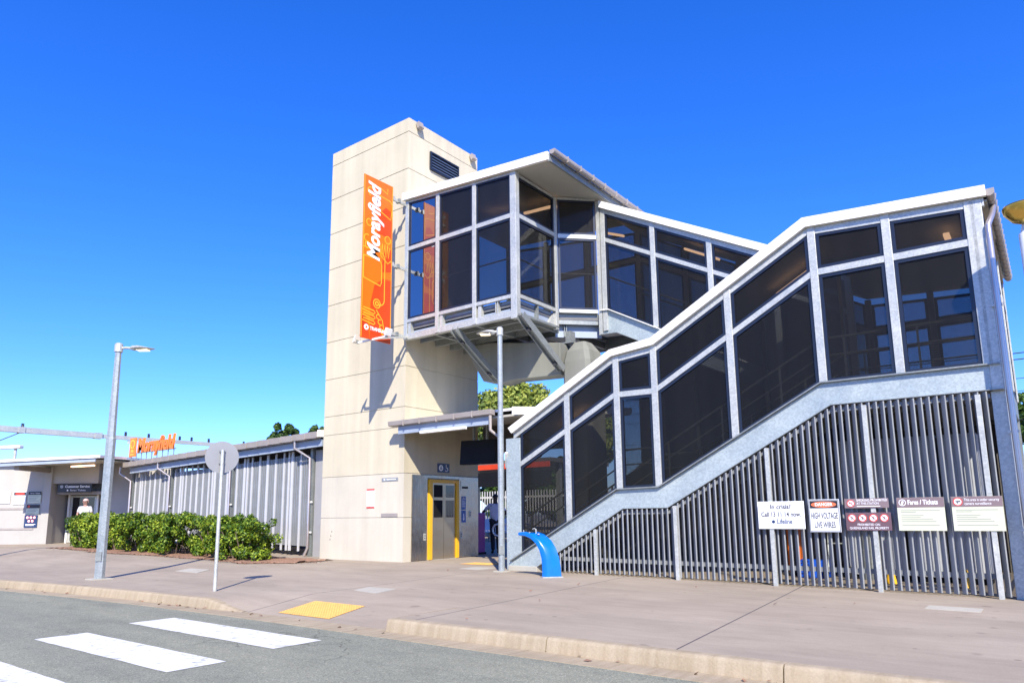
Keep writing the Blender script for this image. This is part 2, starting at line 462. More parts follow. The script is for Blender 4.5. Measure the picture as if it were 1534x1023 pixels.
# vertical cheek where the ramp meets the right-hand kerb
mb = MB(); mb.add([(RX1 + .006, 6 + t, z) for t in (0, .4, .8, 1.25) for z in (H(RX1, 6 + t) - .01, .002)], [(0, 1, 3, 2), (2, 3, 5, 4), (4, 5, 7, 6)])
struct(obj('ramp_kerb', mb, 'kerb_concrete'))

def sweep(xs, prof):
    mb = MB(); n = len(prof)
    vs = [(x, kerb_y(x) - d, z + (H(x, kerb_y(x)) if fl else 0)) for x in xs for d, z, fl in prof]
    fs = [(i * n + j, i * n + j + 1, (i + 1) * n + j + 1, (i + 1) * n + j) for i in range(len(xs) - 1) for j in range(n - 1)]
    return mb.add(vs, fs)
KP = [(-.10, .003, 0), (-.004, .005, 0), (.018, .002, 0), (.034, -.012, 0), (.042, -.03, 0), (.062, -.132, 0)]
def kerb_run(x0, x1, step=2.42):
    x = x0
    while x < x1 - .01:
        xe = min(x + step, x1)
        k = [x + .006 + (xe - x - .012) * i / 6 for i in range(7)]
        m_ = sweep(k, KP); n = len(KP)
        m_.f += [tuple(range(n)), tuple(reversed(range(6 * n, 7 * n)))]
        yield m_
        x = xe
mbk = MB()
for x0, x1, st in ((-60, RX0 - .45, 2.42), (RX1 + .012, 40, 2.27)):
    for m_ in kerb_run(x0, x1, st): mbk.add(m_.v, m_.f)
# tapered kerb ends beside the ramp
xe = [RX0 - .45 + .1 * i for i in range(10)]
mb = MB(); n = len(KP)
vs = []
for i, x in enumerate(xe):
    hz = max(H(x, kerb_y(x)), -.130)
    for d, z, fl in KP: vs.append((x, kerb_y(x) - d, max(hz + z, -.134) if d < .05 else -.134))
mbk.add(vs, [(i * n + j, i * n + j + 1, (i + 1) * n + j + 1, (i + 1) * n + j) for i in range(9) for j in range(n - 1)])
struct(obj('kerb', mbk, 'kerb_concrete', smooth=True))
kx = [-60 + i * .5 for i in range(0, 201)]
mbg = MB()
x = -60.0
while x < 40:
    m_ = sweep([x + .003 + (2.42 - .006) * i / 5 for i in range(6)], [(-.02, -.131, 0), (.075, -.1315, 0), (.40, -.122, 0), (.405, -.16, 0)])
    mbg.add(m_.v, m_.f); x += 2.42
struct(obj('gutter_channel', mbg, 'kerb_concrete', smooth=True))
mbr = MB(); rx = sorted(set([-300, -200, -120, -80] + kx + [60, 100, 300]))
road_z = lambda x, y: -.128 + .02 * min(max(5.4 - y, 0) / 5, 1)
rt = [.39, .8, 1.5, 2.5, 3.6, 5, 8, 12, 20, 40]
mbr = grid(rx, rt, lambda x, t: kerb_y(x) - t, road_z); mbr.f = [f[::-1] for f in mbr.f]
road = struct(obj('road', mbr, 'asphalt', smooth=True))
for (x0, x1, y0, y1) in ((-9.62, -6.5, 4.50, 5.10), (-9.24, -6.3, 3.3, 3.86), (-9.0, -6.2, 2.02, 2.62), (-8.8, -6.0, .8, 1.4), (-8.6, -5.8, -.4, .2)):
    mb = MB(); k = 14; vs = []
    for i in range(k + 1):
        x = x0 + (x1 - x0) * i / k; e = .006
        ya = y0 + random.uniform(-e, e); yb = y1 + random.uniform(-e, e)
        sk = .0
        vs += [(x, ya, road_z(x, ya) + .004), (x + sk, yb, road_z(x, yb) + .004)]
    mb.add(vs, [(2 * i, 2 * i + 2, 2 * i + 3, 2 * i + 1) for i in range(k)])
    obj('crossing_stripe', mb, 'road_paint', road)
mb = MB(); mb.add([(-4000, -4000, -.6), (4000, -4000, -.6), (4000, 4000, -.6), (-4000, 4000, -.6)], [(0, 1, 2, 3)])
struct(obj('ground', mb, 'far_ground'))

def slab_on(poly, h=.006, inner=None):
    mb = MB(); n = len(poly)
    vs = [(x, y, H(x, y) + h) for x, y in poly] + [(x, y, H(x, y) - .02) for x, y in poly]
    fs = [tuple(range(n))] + [(i, n + i, n + (i + 1) % n, (i + 1) % n) for i in range(n)]
    a = sum(poly[i][0] * poly[(i + 1) % n][1] - poly[(i + 1) % n][0] * poly[i][1] for i in range(n))
    if a < 0: fs = [f[::-1] for f in fs]
    return mb.add(vs, fs)
def cover(poly, label, mt='pale_concrete'):
    t = thing('access_cover', label, 'access cover', (poly[0][0], poly[0][1], G(*poly[0])), 'access covers set in the footpath')
    cx = sum(p[0] for p in poly) / 4; cy = sum(p[1] for p in poly) / 4
    obj('surround', slab_on(poly, .006), mt, t)
    obj('lid', slab_on([(cx + (x - cx) * .42, cy + (y - cy) * .5) for x, y in poly], .009), mt, t)
cover([(-8.62, 7.78), (-9.3, 7.92), (-9.5, 8.41), (-8.84, 8.43)], 'pale square cover in the footpath behind the yellow pad')
cover([(-15.2, 8.5), (-16.2, 8.53), (-16.7, 9.15), (-15.85, 9.18)], 'pale cover in the path behind the round sign post')
cover([(-.9, 10.6), (-1.5, 10.6), (-1.5, 11.0), (-.9, 11.0)], 'pale cover in the path in front of the slatted fence')
cover([(-10.3, 12.25), (-10.9, 12.3), (-10.9, 12.85), (-10.3, 12.9)], 'pale cover in the path in front of the lift entrance')
def tactile(x0, x1, y0, y1, sk, label):
    t = thing('tactile_pad', label, 'tactile pad', (x0, y0, H(x0, y0)), 'yellow tactile pads')
    mb = MB(); nx, ny = 6, 5; vs = []
    for i in range(nx + 1):
        for j in range(ny + 1):
            x = x0 + (x1 - x0) * i / nx + sk * j / ny; y = y0 + (y1 - y0) * j / ny; vs.append((x, y, H(x, y) + .006))
    mb.add(vs, [(i * (ny + 1) + j, (i + 1) * (ny + 1) + j, (i + 1) * (ny + 1) + j + 1, i * (ny + 1) + j + 1) for i in range(nx) for j in range(ny)])
    dm = mb; mx, my = int((x1 - x0) / .05), int((y1 - y0) / .05)
    for i in range(mx):
        for j in range(my):
            x = x0 + (i + .5) * (x1 - x0) / mx + sk * (j + .5) / my; y = y0 + (j + .5) * (y1 - y0) / my; z = H(x, y) + .005
            a, b = .013, .008
            dm.add([(x + a * math.cos(q), y + a * math.sin(q), z) for q in (0, 1.57, 3.14, 4.71)] + [(x + b * math.cos(q), y + b * math.sin(q), z + .006) for q in (0, 1.57, 3.14, 4.71)],
                   [(4, 5, 6, 7), (0, 1, 5, 4), (1, 2, 6, 5), (2, 3, 7, 6), (3, 0, 4, 7)])
    obj('mat', dm, 'tactile_yellow', t)
tactile(-8.80, -7.70, 6.14, 6.86, -.12, 'yellow tactile pad on the pram ramp at the crossing')
tactile(-11.9, -11.0, 13.45, 14.05, 0, 'yellow tactile strip on the path at the lift entrance')

# ------------------------------------------------------------------ lift tower
TX0, TX1, TY0, TY1, TZ = -17.06, -13.66, 13.21, 16.25, 12.5
t = thing('lift_tower', 'tall cream concrete lift tower with a yellow framed lift door', 'lift tower', (TX1, TY0, 0))
mb = MB(); g = .013; rings = []
def rr(z, i): return [(TX0 + i, TY0 + i, z), (TX1 - i, TY0 + i, z), (TX1 - i, TY1 - i, z), (TX0 + i, TY1 - i, z)]
rings.append(rr(-.1, 0))
for zj in (1.14, 2.3, 3.53, 4.08, 5.2, 6.35, 7.5, 8.65, 9.8, 10.94, 12.08):
    rings += [rr(zj - .012, 0), rr(zj - .010, g), rr(zj + .010, g), rr(zj + .012, 0)]
rings += [rr(TZ, 0)]
mb.loft(rings); tw = obj('wall', mb, ['tower_concrete', 'tower_base_concrete'], t)
for p_ in tw.data.polygons:
    if p_.center.z < 2.3: p_.material_index = 1
mb = MB(); mb.box(TX0 + .1, TX1 - .1, TY0 + .1, TY1 - .1, TZ - .03, TZ + .012); obj('roof', mb, 'grey_concrete', t)
TR = Plane((TX1, 0), (0, 1))           # right face, u = world y, outward = +x
mb = TR.rect(14.06, 15.31, 11.23, 11.8, 0, .012); vent = obj('vent', mb, 'navy_frame', t)
mb = MB(); mb.ring([TR.p(a, b, .012) for a, b in ((14.06, 11.23), (15.31, 11.23), (15.31, 11.8), (14.06, 11.8))], [TR.p(a, b, .012) for a, b in ((14.11, 11.28), (15.26, 11.28), (15.26, 11.75), (14.11, 11.75))], (.05, 0, 0)); obj('vent_frame', mb, 'navy_frame', vent)
mb = MB()
for i in range(5):
    z = 11.33 + i * .088; mb.obox((TX1 + .035, 14.685, z), (0, .57, 0), (.022, 0, -.03), (.003, 0, .003))
obj('louvre', mb, 'slat_blue', vent)
for y in (13.56, 15.93):
    mb = MB(); mb.obox((TX1 + .10, y, 12.36), (.05, 0, .02), (0, .09, 0), (-.03, 0, .09)); mb.box(TX1, TX1 + .1, y - .03, y + .03, 12.27, 12.33)
    obj('floodlight', mb, 'gutter_paint', t)
# stainless cladding, door and frame
for a, b in ((13.50, 14.075), (15.37, 16.22)):
    obj('cladding', TR.rect(a, b, .015, 2.27, 0, .03), 'stainless', t, bevel=.004)
obj('cladding', TR.rect(14.075, 15.37, 2.20, 2.272, 0, .028), 'stainless', t)
fr = MB()
TR.rect(14.11, 14.25, .01, 2.17, 0, .07, fr); TR.rect(15.23, 15.34, .01, 2.17, 0, .07, fr); TR.rect(14.25, 15.23, 2.08, 2.168, 0, .068, fr)
obj('door_frame', fr, 'yellow_paint', t, bevel=.008)
for a, b in ((14.265, 14.735), (14.745, 15.215)):
    dr = obj('lift_door', TR.rect(a, b, .012, 2.078, 0, .022), 'door_steel', t)
    for z0, z1 in ((1.13, 1.60), (1.68, 2.02)):
        obj('door_window', TR.rect(a + .07, b - .05, z0, z1, .022, .026), 'door_glass' if a > 14.5 else 'black_plastic', dr)
obj('sill', MB().box(TX1, TX1 + .05, 14.08, 15.36, -.01, .01), 'galvanised', t)
cp = obj('call_panel', TR.rect(15.44, 15.8, 1.90, 2.16, .03, .045), 'stainless', t)
obj('display', TR.rect(15.48, 15.74, 1.94, 2.0, .045, .05), 'black_plastic', cp)
for z0, z1, lab in ((1.34, 1.72, 'up'), (.98, 1.32, 'down')):
    pl = obj('instruction_plate', TR.rect(15.47, 15.66, z0, z1, .03, .036), 'sign_blue', t)
    mb = MB(); zc = (z0 + z1) / 2
    if lab == 'up':
        for k in range(5): TR.rect(15.49, 15.63 - .02 * (k % 2), z1 - .08 - k * .055, z1 - .062 - k * .055, .036, .039, mb)
        TR.poly([(15.53, zc + .11), (15.56, zc + .17), (15.59, zc + .11)], .036, .039, mb)
    else:
        TR.poly([(15.52, zc - .06), (15.565, zc - .12), (15.61, zc - .06)], .036, .039, mb); TR.rect(15.548, 15.582, zc - .06, zc + .08, .036, .039, mb)
    obj('marking', mb, 'white_letter', pl)
for y0, z in ((15.84, 1.22), (15.46, .62), (13.98, .62)):
    cb = obj('call_button', TR.rect(y0 - .04, y0 + .04, z - .09, z + .09, .03, .042), 'galvanised', t)
    mb = MB(); TR.rect(y0 - .014, y0 + .014, z + .02, z + .05, .042, .048, mb); TR.rect(y0 - .014, y0 + .014, z - .045, z - .015, .042, .048, mb); obj('button', mb, 'black_plastic', cb)
TF = Plane((0, TY0), (1, 0))           # front face, u = world x, outward = -y
for z in (2.15, 1.21):
    mb = TF.rect(-14.5, -13.87, z - .045, z + .045, 0, .012); np_ = obj('nameplate', mb, 'slat_paint' if z > 2 else 'gutter_paint', t)
    mb = MB()
    if z > 2: TF.rect(-14.42, -14.36, z - .015, z + .02, .012, .015, mb); TF.rect(-14.31, -13.95, z - .008, z + .012, .012, .015, mb)
    if z > 2: obj('marking', mb, 'white_letter', np_)
for (x, z) in ((-16.6, .62), (-16.56, .74), (-16.63, .52)):
    obj('patch', TF.rect(x, x + .03, z, z + .05, 0, .003), 'grey_concrete', t)
for u in (14.6,):
    s_ = thing('lift_sign', 'small navy sign with lift and wheelchair symbols above the lift door', 'sign', (TX1, 14.5, 2.38))
    obj('panel', TR.rect(14.49, 14.97, 2.37, 2.62, .001, .02), 'sign_navy', s_)
    mb = MB(); mb.lathe((0, 0, 0), [(.085, 0), (.085, .004)], 24); mb.v = [(TX1 + .02 + z, 14.62 + x, 2.495 + y) for x, y, z in mb.v]; d_ = obj('disc', mb, 'white_letter', s_)
    mb = MB(); TR.rect(14.585, 14.61, 2.44, 2.52, .024, .027, mb); TR.rect(14.63, 14.655, 2.44, 2.52, .024, .027, mb); TR.poly([(14.6, 2.535), (14.62, 2.56), (14.64, 2.535)], .024, .027, mb); obj('marking', mb, 'sign_navy', d_)
    mb = MB()
    ring = [(TX1 + .022, 14.84 + .055 * math.cos(a), 2.46 + .055 * math.sin(a)) for a in np.linspace(-2.6, 1.0, 12)]
    mb.tube(ring, .008, 6); mb.tube([(TX1 + .022, 14.83, 2.56), (TX1 + .022, 14.835, 2.49), (TX1 + .022, 14.88, 2.485), (TX1 + .022, 14.91, 2.44)], .009, 6)
    mb.lathe((TX1 + .022, 14.828, 2.575), [(.001, -.015), (.015, 0), (.001, .015)], 8); obj('wheelchair_symbol', mb, 'white_letter', s_)
n_ = thing('wall_notice', 'white paper notice with red bars on the tower front', 'notice', (-15.09, TY0, 1.43))
pn = obj('sheet', TF.rect(-15.09, -14.78, 1.42, 1.91, .001, .008), 'sign_white', n_)
for z in (1.88, 1.40): obj('red_bar', TF.rect(-15.09, -14.78, z, z + .04, .008, .011), 'sign_red', n_)
mb = MB()
for k in range(7): TF.rect(-15.06, -14.81 - .05 * (k % 3 == 2), 1.80 - k * .05, 1.812 - k * .05, .008, .009, mb)
obj('printing', mb, 'text_faint', n_)

# ------------------------------------------------------------------ glazed walls
def interp(pts): 
    X = [p[0] for p in pts]; Z = [p[1] for p in pts]
    return lambda u: float(np.interp(u, X, Z))
def glazed(parent, pl, us, ztop, ztr, zsill, post_w=.13, tr_h=.11, ext=None, fw=.055, glasses=None, posts=True, skip_post=(), top_h=.12):
    """bays between the u's: each an upper and a lower framed screen; posts and transoms between"""
    for i, u in enumerate(us):
        if not posts or i in skip_post: continue
        lo = zsill(u) - (ext[i] if ext else .0)
        w_ = post_w
        obj('post', pl.rect(u - w_ / 2, u + w_ / 2, lo, ztop(u) + .0, -.06, .05), 'galvanised', parent, bevel=.006)
    for i in range(len(us) - 1):
        a, b = us[i] + post_w / 2, us[i + 1] - post_w / 2
        h = tr_h / 2
        obj('transom', pl.poly([(a, ztr(a) - h), (b, ztr(b) - h), (b, ztr(b) + h), (a, ztr(a) + h)], -.05, .042), 'galvanised', parent)
        for k, (lo, hi) in enumerate(((zsill, lambda u: ztr(u) - h), (lambda u: ztr(u) + h, lambda u: ztop(u) - top_h))):
            q = [(a + .003, lo(a) + .003), (b - .003, lo(b) + .003), (b - .003, hi(b) - .003), (a + .003, hi(a) - .003)]
            q1 = inset(q, fw)
            mb = MB(); mb.ring([pl.p(x, z, -.03) for x, z in q], [pl.p(x, z, -.03) for x, z in q1], pl.n * .055)
            fr = obj('window', mb, 'navy_frame', parent)
            gm = (glasses or {}).get((i, k), (glasses or {}).get(i, 'mesh_screen'))
            obj('pane', pl.poly(inset(q, fw - .006), -.006, .002), gm, fr)
def strip(pl, lower, upper, d0, d1): return pl.poly(list(lower) + list(reversed(upper)), d0, d1)
def off(pts, dz): return [(u, z + dz) for u, z in pts]

st = thing('covered_stairway', 'covered footbridge stair in galvanised steel with dark screens and white roof', 'covered stair', (-9.5, 12.6, 0))
YF, YR, YB = 12.6, 15.65, 17.65
FW = Plane((0, YF), (1, 0))
roofF = [(-9.52, 2.98), (-6.95, 4.365), (-6.0, 4.46), (-3.0, 6.11), (-.40, 5.92)]
trF = [(-9.40, 2.25), (-6.93, 3.565), (-6.04, 3.55), (-2.95, 5.275), (-.4, 5.255)]
sillF = [(-9.62, .20), (-6.94, 1.665), (-6.03, 1.685), (-2.97, 3.335), (-.46, 3.325)]
zt, ztr, zs = interp(roofF), interp(trF), interp(sillF)
usF = [-9.40, -8.09, -6.885, -6.04, -4.49, -2.93, -1.765, -.60]
glazed(st, FW, usF, zt, ztr, zs, ext=[0] * 8, skip_post=(0,))
obj('end_panel', FW.rect(-9.74, -9.345, 0, 2.87, -.12, .035), 'galvanised_band', st, bevel=.008)
obj('top_chord', strip(FW, off(roofF, -.13), roofF, -.045, .036), 'galvanised', st)
obj('sill_flange', strip(FW, off(sillF, -.012), off(sillF, .012), -.06, .10), 'galvanised_dark', st)
bandlow = [(-9.30, 0.0), (-9.05, 0.02), (-6.81, 1.29), (-5.86, 1.295), (-2.84, 2.945), (-.46, 2.945)]
bandup = [(-9.62, .186), (-6.94, 1.65), (-6.03, 1.67), (-2.97, 3.32), (-.46, 3.31)]
obj('stringer', FW.poly([(-9.60, 0.02)] + bandlow[1:] + list(reversed(bandup)), -.05, .03), 'galvanised_band', st)
obj('stringer_flange', strip(FW, off(bandlow[1:], -.012), bandlow[1:], -.06, .09), 'galvanised_dark', st)
obj('plinth', MB().box(-9.66, -8.9, 12.50, 14.4, -.05, .10), 'pale_concrete', st, bevel=.01)
# roof of the lower flight: a folded sheet with a white fascia
rt_ = [(-9.62, 3.10), (-6.98, 4.50), (-6.05, 4.60), (-3.04, 6.285), (-.36, 6.09)]
rlow = [(-9.52, 2.975), (-6.95, 4.362), (-6.0, 4.457), (-3.0, 6.108), (-.36, 5.92)]
obj('fascia', strip(FW, rlow, rt_, .045, .12), 'white_paint', st)
def sheet(y0, y1, pts, th, up=.0): 
    mb = MB(); mb.prism([(u, y0, z - th + up) for u, z in pts] + [(u, y0, z + up) for u, z in reversed(pts)], (0, y1 - y0, 0)); return mb
obj('roof', sheet(12.56, 14.62, rt_, .06, -.03), 'roof_sheet', st)
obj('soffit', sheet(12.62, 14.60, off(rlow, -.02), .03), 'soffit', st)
# treads, landing floors
def flight(x0, z0, x1, z1, y0, y1, name='stair_flight'):
    n = max(1, round(abs(z1 - z0) / .168)); mb = MB()
    for i in range(n):
        xa, xb = x0 + (x1 - x0) * i / n, x0 + (x1 - x0) * (i + 1) / n
        z = z0 + (z1 - z0) * (i + (1 if z1 > z0 else 0)) / n
        mb.box(min(xa, xb), max(xa, xb) + .02, y0, y1, z - .05, z)
        if z1 > z0: mb.box(min(xa, xb) - .005, min(xa, xb) + .01, y0 + .005, y1 - .005, z - .17, z - .051)
    obj(name, mb, 'tread', st)
flight(-9.3, 0, -6.94, 1.45, 12.68, 14.5); flight(-6.03, 1.45, -2.97, 3.12, 12.68, 14.5); flight(-2.97, 3.12, -8.75, 6.2, 15.7, 17.6)
for q in ((-6.94, -6.03, 12.68, 14.5, 1.38, 1.45), (-2.97, -.5, 12.68, 17.6, 3.0, 3.12)): obj('landing', MB().box(*q), 'tread', st)
DECK = [(-13.56, 13.18), (-9.86, 13.18), (-9.86, 14.88), (-9.02, 15.70), (-8.8, 15.70), (-8.8, 17.6), (-13.56, 17.6)]
obj('landing', MB().prism([(a, b, 6.16) for a, b in DECK], (0, 0, .08)), 'tread', st)
screen('back_glass', .8, (.92, .95, 1.), .6, (.02, .02, .022))
for i_, (a, b) in enumerate(((-8.02, -6.95), (-6.85, -6.07), (-6.0, -4.55), (-4.45, -3.0))):
    z0a, z0b = (float(np.interp(q, [-9.3, -6.94, -6.03, -2.97], [.4, 1.66, 1.68, 3.33])) for q in (a, b)); z1a, z1b = (float(np.interp(q, [-9.52, -6.95, -6.0, -3.0], [2.85, 4.24, 4.33, 5.98])) for q in (a, b))
    obj('dimming_screen', Plane((0, 14.62), (1, 0)).poly([(a, z0a), (b, z0b), (b, z1b), (a, z1a)], -.004, .004), 'dimming_mesh', st)  # screens and posts added to darken the view through the front panes
    obj('inner_post', MB().box(b + .01, b + .07, 14.58, 14.66, z0b - .3, z1b), 'galvanised_dark', st)
# inner stringers and handrails
mb = MB(); strip_pts = [(-9.3, .3), (-6.94, 1.6), (-6.03, 1.62), (-2.97, 3.28), (-.5, 3.28)]
pI = Plane((0, 14.56), (1, 0)); obj('inner_stringer', strip(pI, off(strip_pts, -.32), off(strip_pts, .02), -.03, .03), 'galvanised_dark', st)
for y in (12.78, 14.42):
    mb = MB(); mb.tube([(x, y, z + .85) for x, z in strip_pts], .021, 8); mb.tube([(x, y, z + .55) for x, z in strip_pts], .016, 8)
    for x in np.arange(-9.2, -.6, 1.1):
        z = float(np.interp(x, [p[0] for p in strip_pts], [p[1] for p in strip_pts])); mb.bar((x, y, z - .1), (x, y, z + .85), .03, .03, (1, 0, 0))
    obj('handrail', mb, 'galvanised', st)
# upper landing: front wall AB, side BC, corner CD, back wall
AB = Plane((0, 13.1), (1, 0))
ztA = interp([(-13.66, 9.87), (-8.6, 9.47)]); c_ = lambda v: (lambda u: v)
glazed(st, AB, [-13.53, -12.37, -11.09, -9.86], ztA, c_(8.43), c_(6.42), post_w=.12, ext=[.55, .55, .55, .62],
       glasses={0: 'tinted_glass'}, top_h=.06)
obj('corner_post', MB().box(-9.925, -9.745, 13.045, 13.20, 5.80, 9.56), 'galvanised', st, bevel=.008)
obj('sill_rail', AB.rect(-13.59, -9.93, 6.33, 6.42, -.05, .044), 'galvanised', st)
obj('top_chord', strip(AB, [(-13.6, 9.79), (-9.93, 9.50)], [(-13.6, 9.868), (-9.93, 9.578)], -.05, .04), 'galvanised', st)
obj('edge_beam', AB.rect(-13.59, -9.80, 5.86, 6.02, -.12, .03), 'galvanised', st)
obj('edge_web', AB.rect(-13.57, -9.82, 6.02, 6.33, -.16, -.10), 'beam_paint', st)
for x in (-13.40, -12.24, -10.93, -10.42, -10.36):
    obj('stiffener', AB.rect(x - .05 if x < -10.5 else x - .012, x + .05 if x < -10.5 else x + .012, 6.022, 6.328, -.099, .02), 'galvanised', st)
BX = -9.79
BC = Plane((BX, 0), (0, 1))
glazed(st, BC, [13.12, 14.80], interp([(13.1, 9.5), (14.85, 9.5)]), c_(8.42), c_(6.42), post_w=.12, ext=[0, .55], skip_post=(0,), top_h=.06)
obj('sill_rail', BC.rect(13.21, 14.73, 6.33, 6.42, -.05, .044), 'galvanised', st)
obj('top_chord', BC.rect(13.21, 14.73, 9.44, 9.50, -.05, .04), 'galvanised', st)
obj('edge_web', BC.rect(13.2, 14.8, 5.96, 6.33, -.14, -.09), 'beam_paint', st)
obj('edge_beam', BC.rect(13.22, 14.86, 5.90, 5.96, -.2, .05), 'galvanised_dark', st)
obj('stiffener', BC.rect(13.95, 13.975, 5.962, 6.328, -.088, .03), 'galvanised_dark', st)
obj('gusset', BC.poly([(14.45, 5.97), (14.73, 5.97), (14.73, 6.32)], -.08, .0), 'galvanised', st)
CD = Plane((BX, 14.84), (1, 1)); LC = 1.15
glazed(st, CD, [0, LC], c_(9.5), c_(8.42), c_(6.42), post_w=.12, ext=[.5, .0], skip_post=(0, 1), top_h=.06)
obj('sill_rail', CD.rect(.06, LC - .06, 6.33, 6.42, -.05, .044), 'galvanised', st)
obj('top_chord', CD.rect(.06, LC - .06, 9.44, 9.50, -.05, .04), 'galvanised', st)
obj('edge_web', CD.rect(.0, LC + .1, 5.74, 6.2, -.30, -.25), 'beam_paint', st)
obj('kick_plate', CD.rect(.06, LC + .06, 6.05, 6.34, -.12, -.08), 'galvanised_dark', st)
for u in (.22, .27): obj('stiffener', CD.rect(u, u + .018, 5.742, 6.198, -.249, -.16), 'galvanised_dark', st)
mb = MB()
for k in range(4): mb.obox(CD.p(.55, 6.28, -.35 - k * .28), CD.u * .62, CD.n * .05, Vector((0, 0, .045)))
obj('floor_joist', mb, 'soffit', st)
# rear flight wall
RW = Plane((0, YR), (1, 0))
roofR = [(-8.85, 9.22), (-3.0, 6.06), (-.45, 5.88)]; sillR = [(-8.92, 6.40), (-8.68, 6.38), (-3.0, 3.31), (-.45, 3.31)]
ztR, zsR = interp(roofR), interp(sillR); ztrR = interp([(-8.85, 8.36), (-3.0, 5.25), (-.4, 5.25)])
glazed(st, RW, [-8.80, -7.39, -5.94, -4.47, -3.0], ztR, ztrR, zsR, post_w=.13, ext=[.55, 0, 0, 0, 0])
obj('post', RW.rect(-8.99, -8.885, 5.75, 9.42, -.06, .05), 'galvanised', st)
obj('top_chord', strip(RW, off(roofR[:2], -.13), roofR[:2], -.045, .036), 'galvanised', st)
obj('sill_flange', strip(RW, off(sillR[:3], -.012), off(sillR[:3], .012), -.05, .10), 'white_paint', st)
obj('stringer', strip(RW, [(-8.92, 5.75), (-8.45, 5.73), (-3.0, 2.93)], [(-8.92, 6.385), (-8.68, 6.365), (-3.0, 3.295)], -.05, .0), 'galvanised_band', st)
obj('stringer_flange', strip(RW, [(-8.92, 5.735), (-8.45, 5.715), (-3.0, 2.915)], [(-8.92, 5.75), (-8.45, 5.73), (-3.0, 2.93)], -.2, .12), 'galvanised_dark', st)
rR = [(-8.85, 9.40), (-3.0, 6.26), (-2.2, 6.22)]
obj('fascia', strip(RW, off(rR[:2], -.19), rR[:2], .045, .13), 'white_paint', st)
obj('roof', sheet(15.60, 17.75, rR[:2], .06, -.03), 'roof_sheet', st)
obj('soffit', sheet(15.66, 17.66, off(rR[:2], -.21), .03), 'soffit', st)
obj('handrail', MB().tube([(-8.8, 15.8, 7.35), (-3, 15.8, 4.25)], .02, 8).tube([(-8.8, 17.5, 7.35), (-3, 17.5, 4.25)], .02, 8), 'galvanised', st)
obj('handrail', MB().tube([(-13.4, 13.25, 7.42), (-9.95, 13.25, 7.42), (-9.93, 14.8, 7.42), (-9.0, 15.72, 7.42)], .02, 8), 'galvanised', st)
# back wall seen through the screens
BW = Plane((0, YB), (1, 0)); bt = interp([(-13.6, 9.85), (-8.85, 9.3), (-3.0, 6.0), (-.4, 5.86)]); bs = interp([(-13.6, 6.42), (-8.7, 6.38), (-3, 3.31), (-.4, 3.31)])
btr = interp([(-13.6, 8.42), (-8.8, 8.36), (-3, 5.25), (-.4, 5.25)])
glazed(st, BW, [-13.5, -12.0, -10.5, -8.8, -7.4, -5.94, -4.47, -3.0, -1.75, -.5], bt, btr, bs, post_w=.13, glasses={i: 'back_glass' for i in (0, 1, 2, 7, 8)})
obj('back_stringer', strip(BW, [(-13.6, 5.85), (-8.7, 5.82), (-3, 2.93), (-.45, 2.93)], [(-13.6, 6.40), (-8.7, 6.36), (-3, 3.30), (-.45, 3.30)], -.04, .02), 'galvanised_dark', st)
# right-hand landing: end wall, roof, gutter, downpipe
EW = Plane((-.46, 0), (0, 1))
glazed(st, EW, [12.62, 14.2, 15.9, 17.6], c_(5.88), c_(5.25), c_(3.33), post_w=.13, skip_post=(0,))
obj('corner_post', MB().box(-.595, -.435, 12.55, 12.70, 2.93, 5.92), 'galvanised', st, bevel=.008)
obj('stringer', EW.rect(12.7, 17.62, 2.94, 3.31, -.05, .02), 'galvanised_dark', st)
obj('landing_roof', sheet(14.6, 17.75, [(-3.05, 6.27), (-.36, 6.08)], .06, -.03), 'roof_sheet', st)
obj('soffit', sheet(14.62, 17.66, [(-3.0, 6.06), (-.40, 5.88)], .03), 'soffit', st)
gm = MB(); gx, gz = -.315, 5.98
for y in np.arange(12.52, 17.7, .30):
    ye = min(y + .285, 17.75); pf = [(gx + .065 * math.cos(a), gz + .065 * math.sin(a)) for a in np.linspace(math.pi, 2 * math.pi, 9)]
    pf = [(gx - .065, gz + .05)] + pf + [(gx + .065, gz + .05)]
    gm.prism([(a, y, b) for a, b in pf], (0, ye - y, 0))
bk = gm
for y in np.arange(12.80, 17.7, .30):
    pf = [(gx + .073 * math.cos(a), gz + .073 * math.sin(a)) for a in np.linspace(math.pi, 2 * math.pi, 9)]
    bk.prism([(a, y, b) for a, b in [(gx - .08, gz + .055)] + pf + [(gx + .08, gz + .055)]], (0, .03, 0))
obj('gutter', gm, 'gutter_paint', st, smooth=True)
obj('downpipe', MB().tube([(-.30, 13.0, 5.9), (-.32, 12.75, 5.7), (-.385, 12.52, 5.45), (-.385, 12.52, 5.2), (-.385, 12.52, .02)], .042, 14), 'downpipe_metal', st, smooth=True)
for z in (4.2, 2.3, .9):
    obj('pipe_bracket', MB().box(-.47, -.33, 12.505, 12.535, z - .02, z + .02), 'galvanised', st)
obj('landing_column', MB().box(-.62, -.44, 12.62, 12.80, -.08, 2.93), 'galvanised', st, bevel=.006)
for (x, y) in ((-.53, 17.5), (-2.9, 17.5), (-2.9, 14.55)): obj('landing_column', MB().box(x - .09, x + .09, y - .09, y + .09, -.1, 2.98), 'galvanised_dark', st)
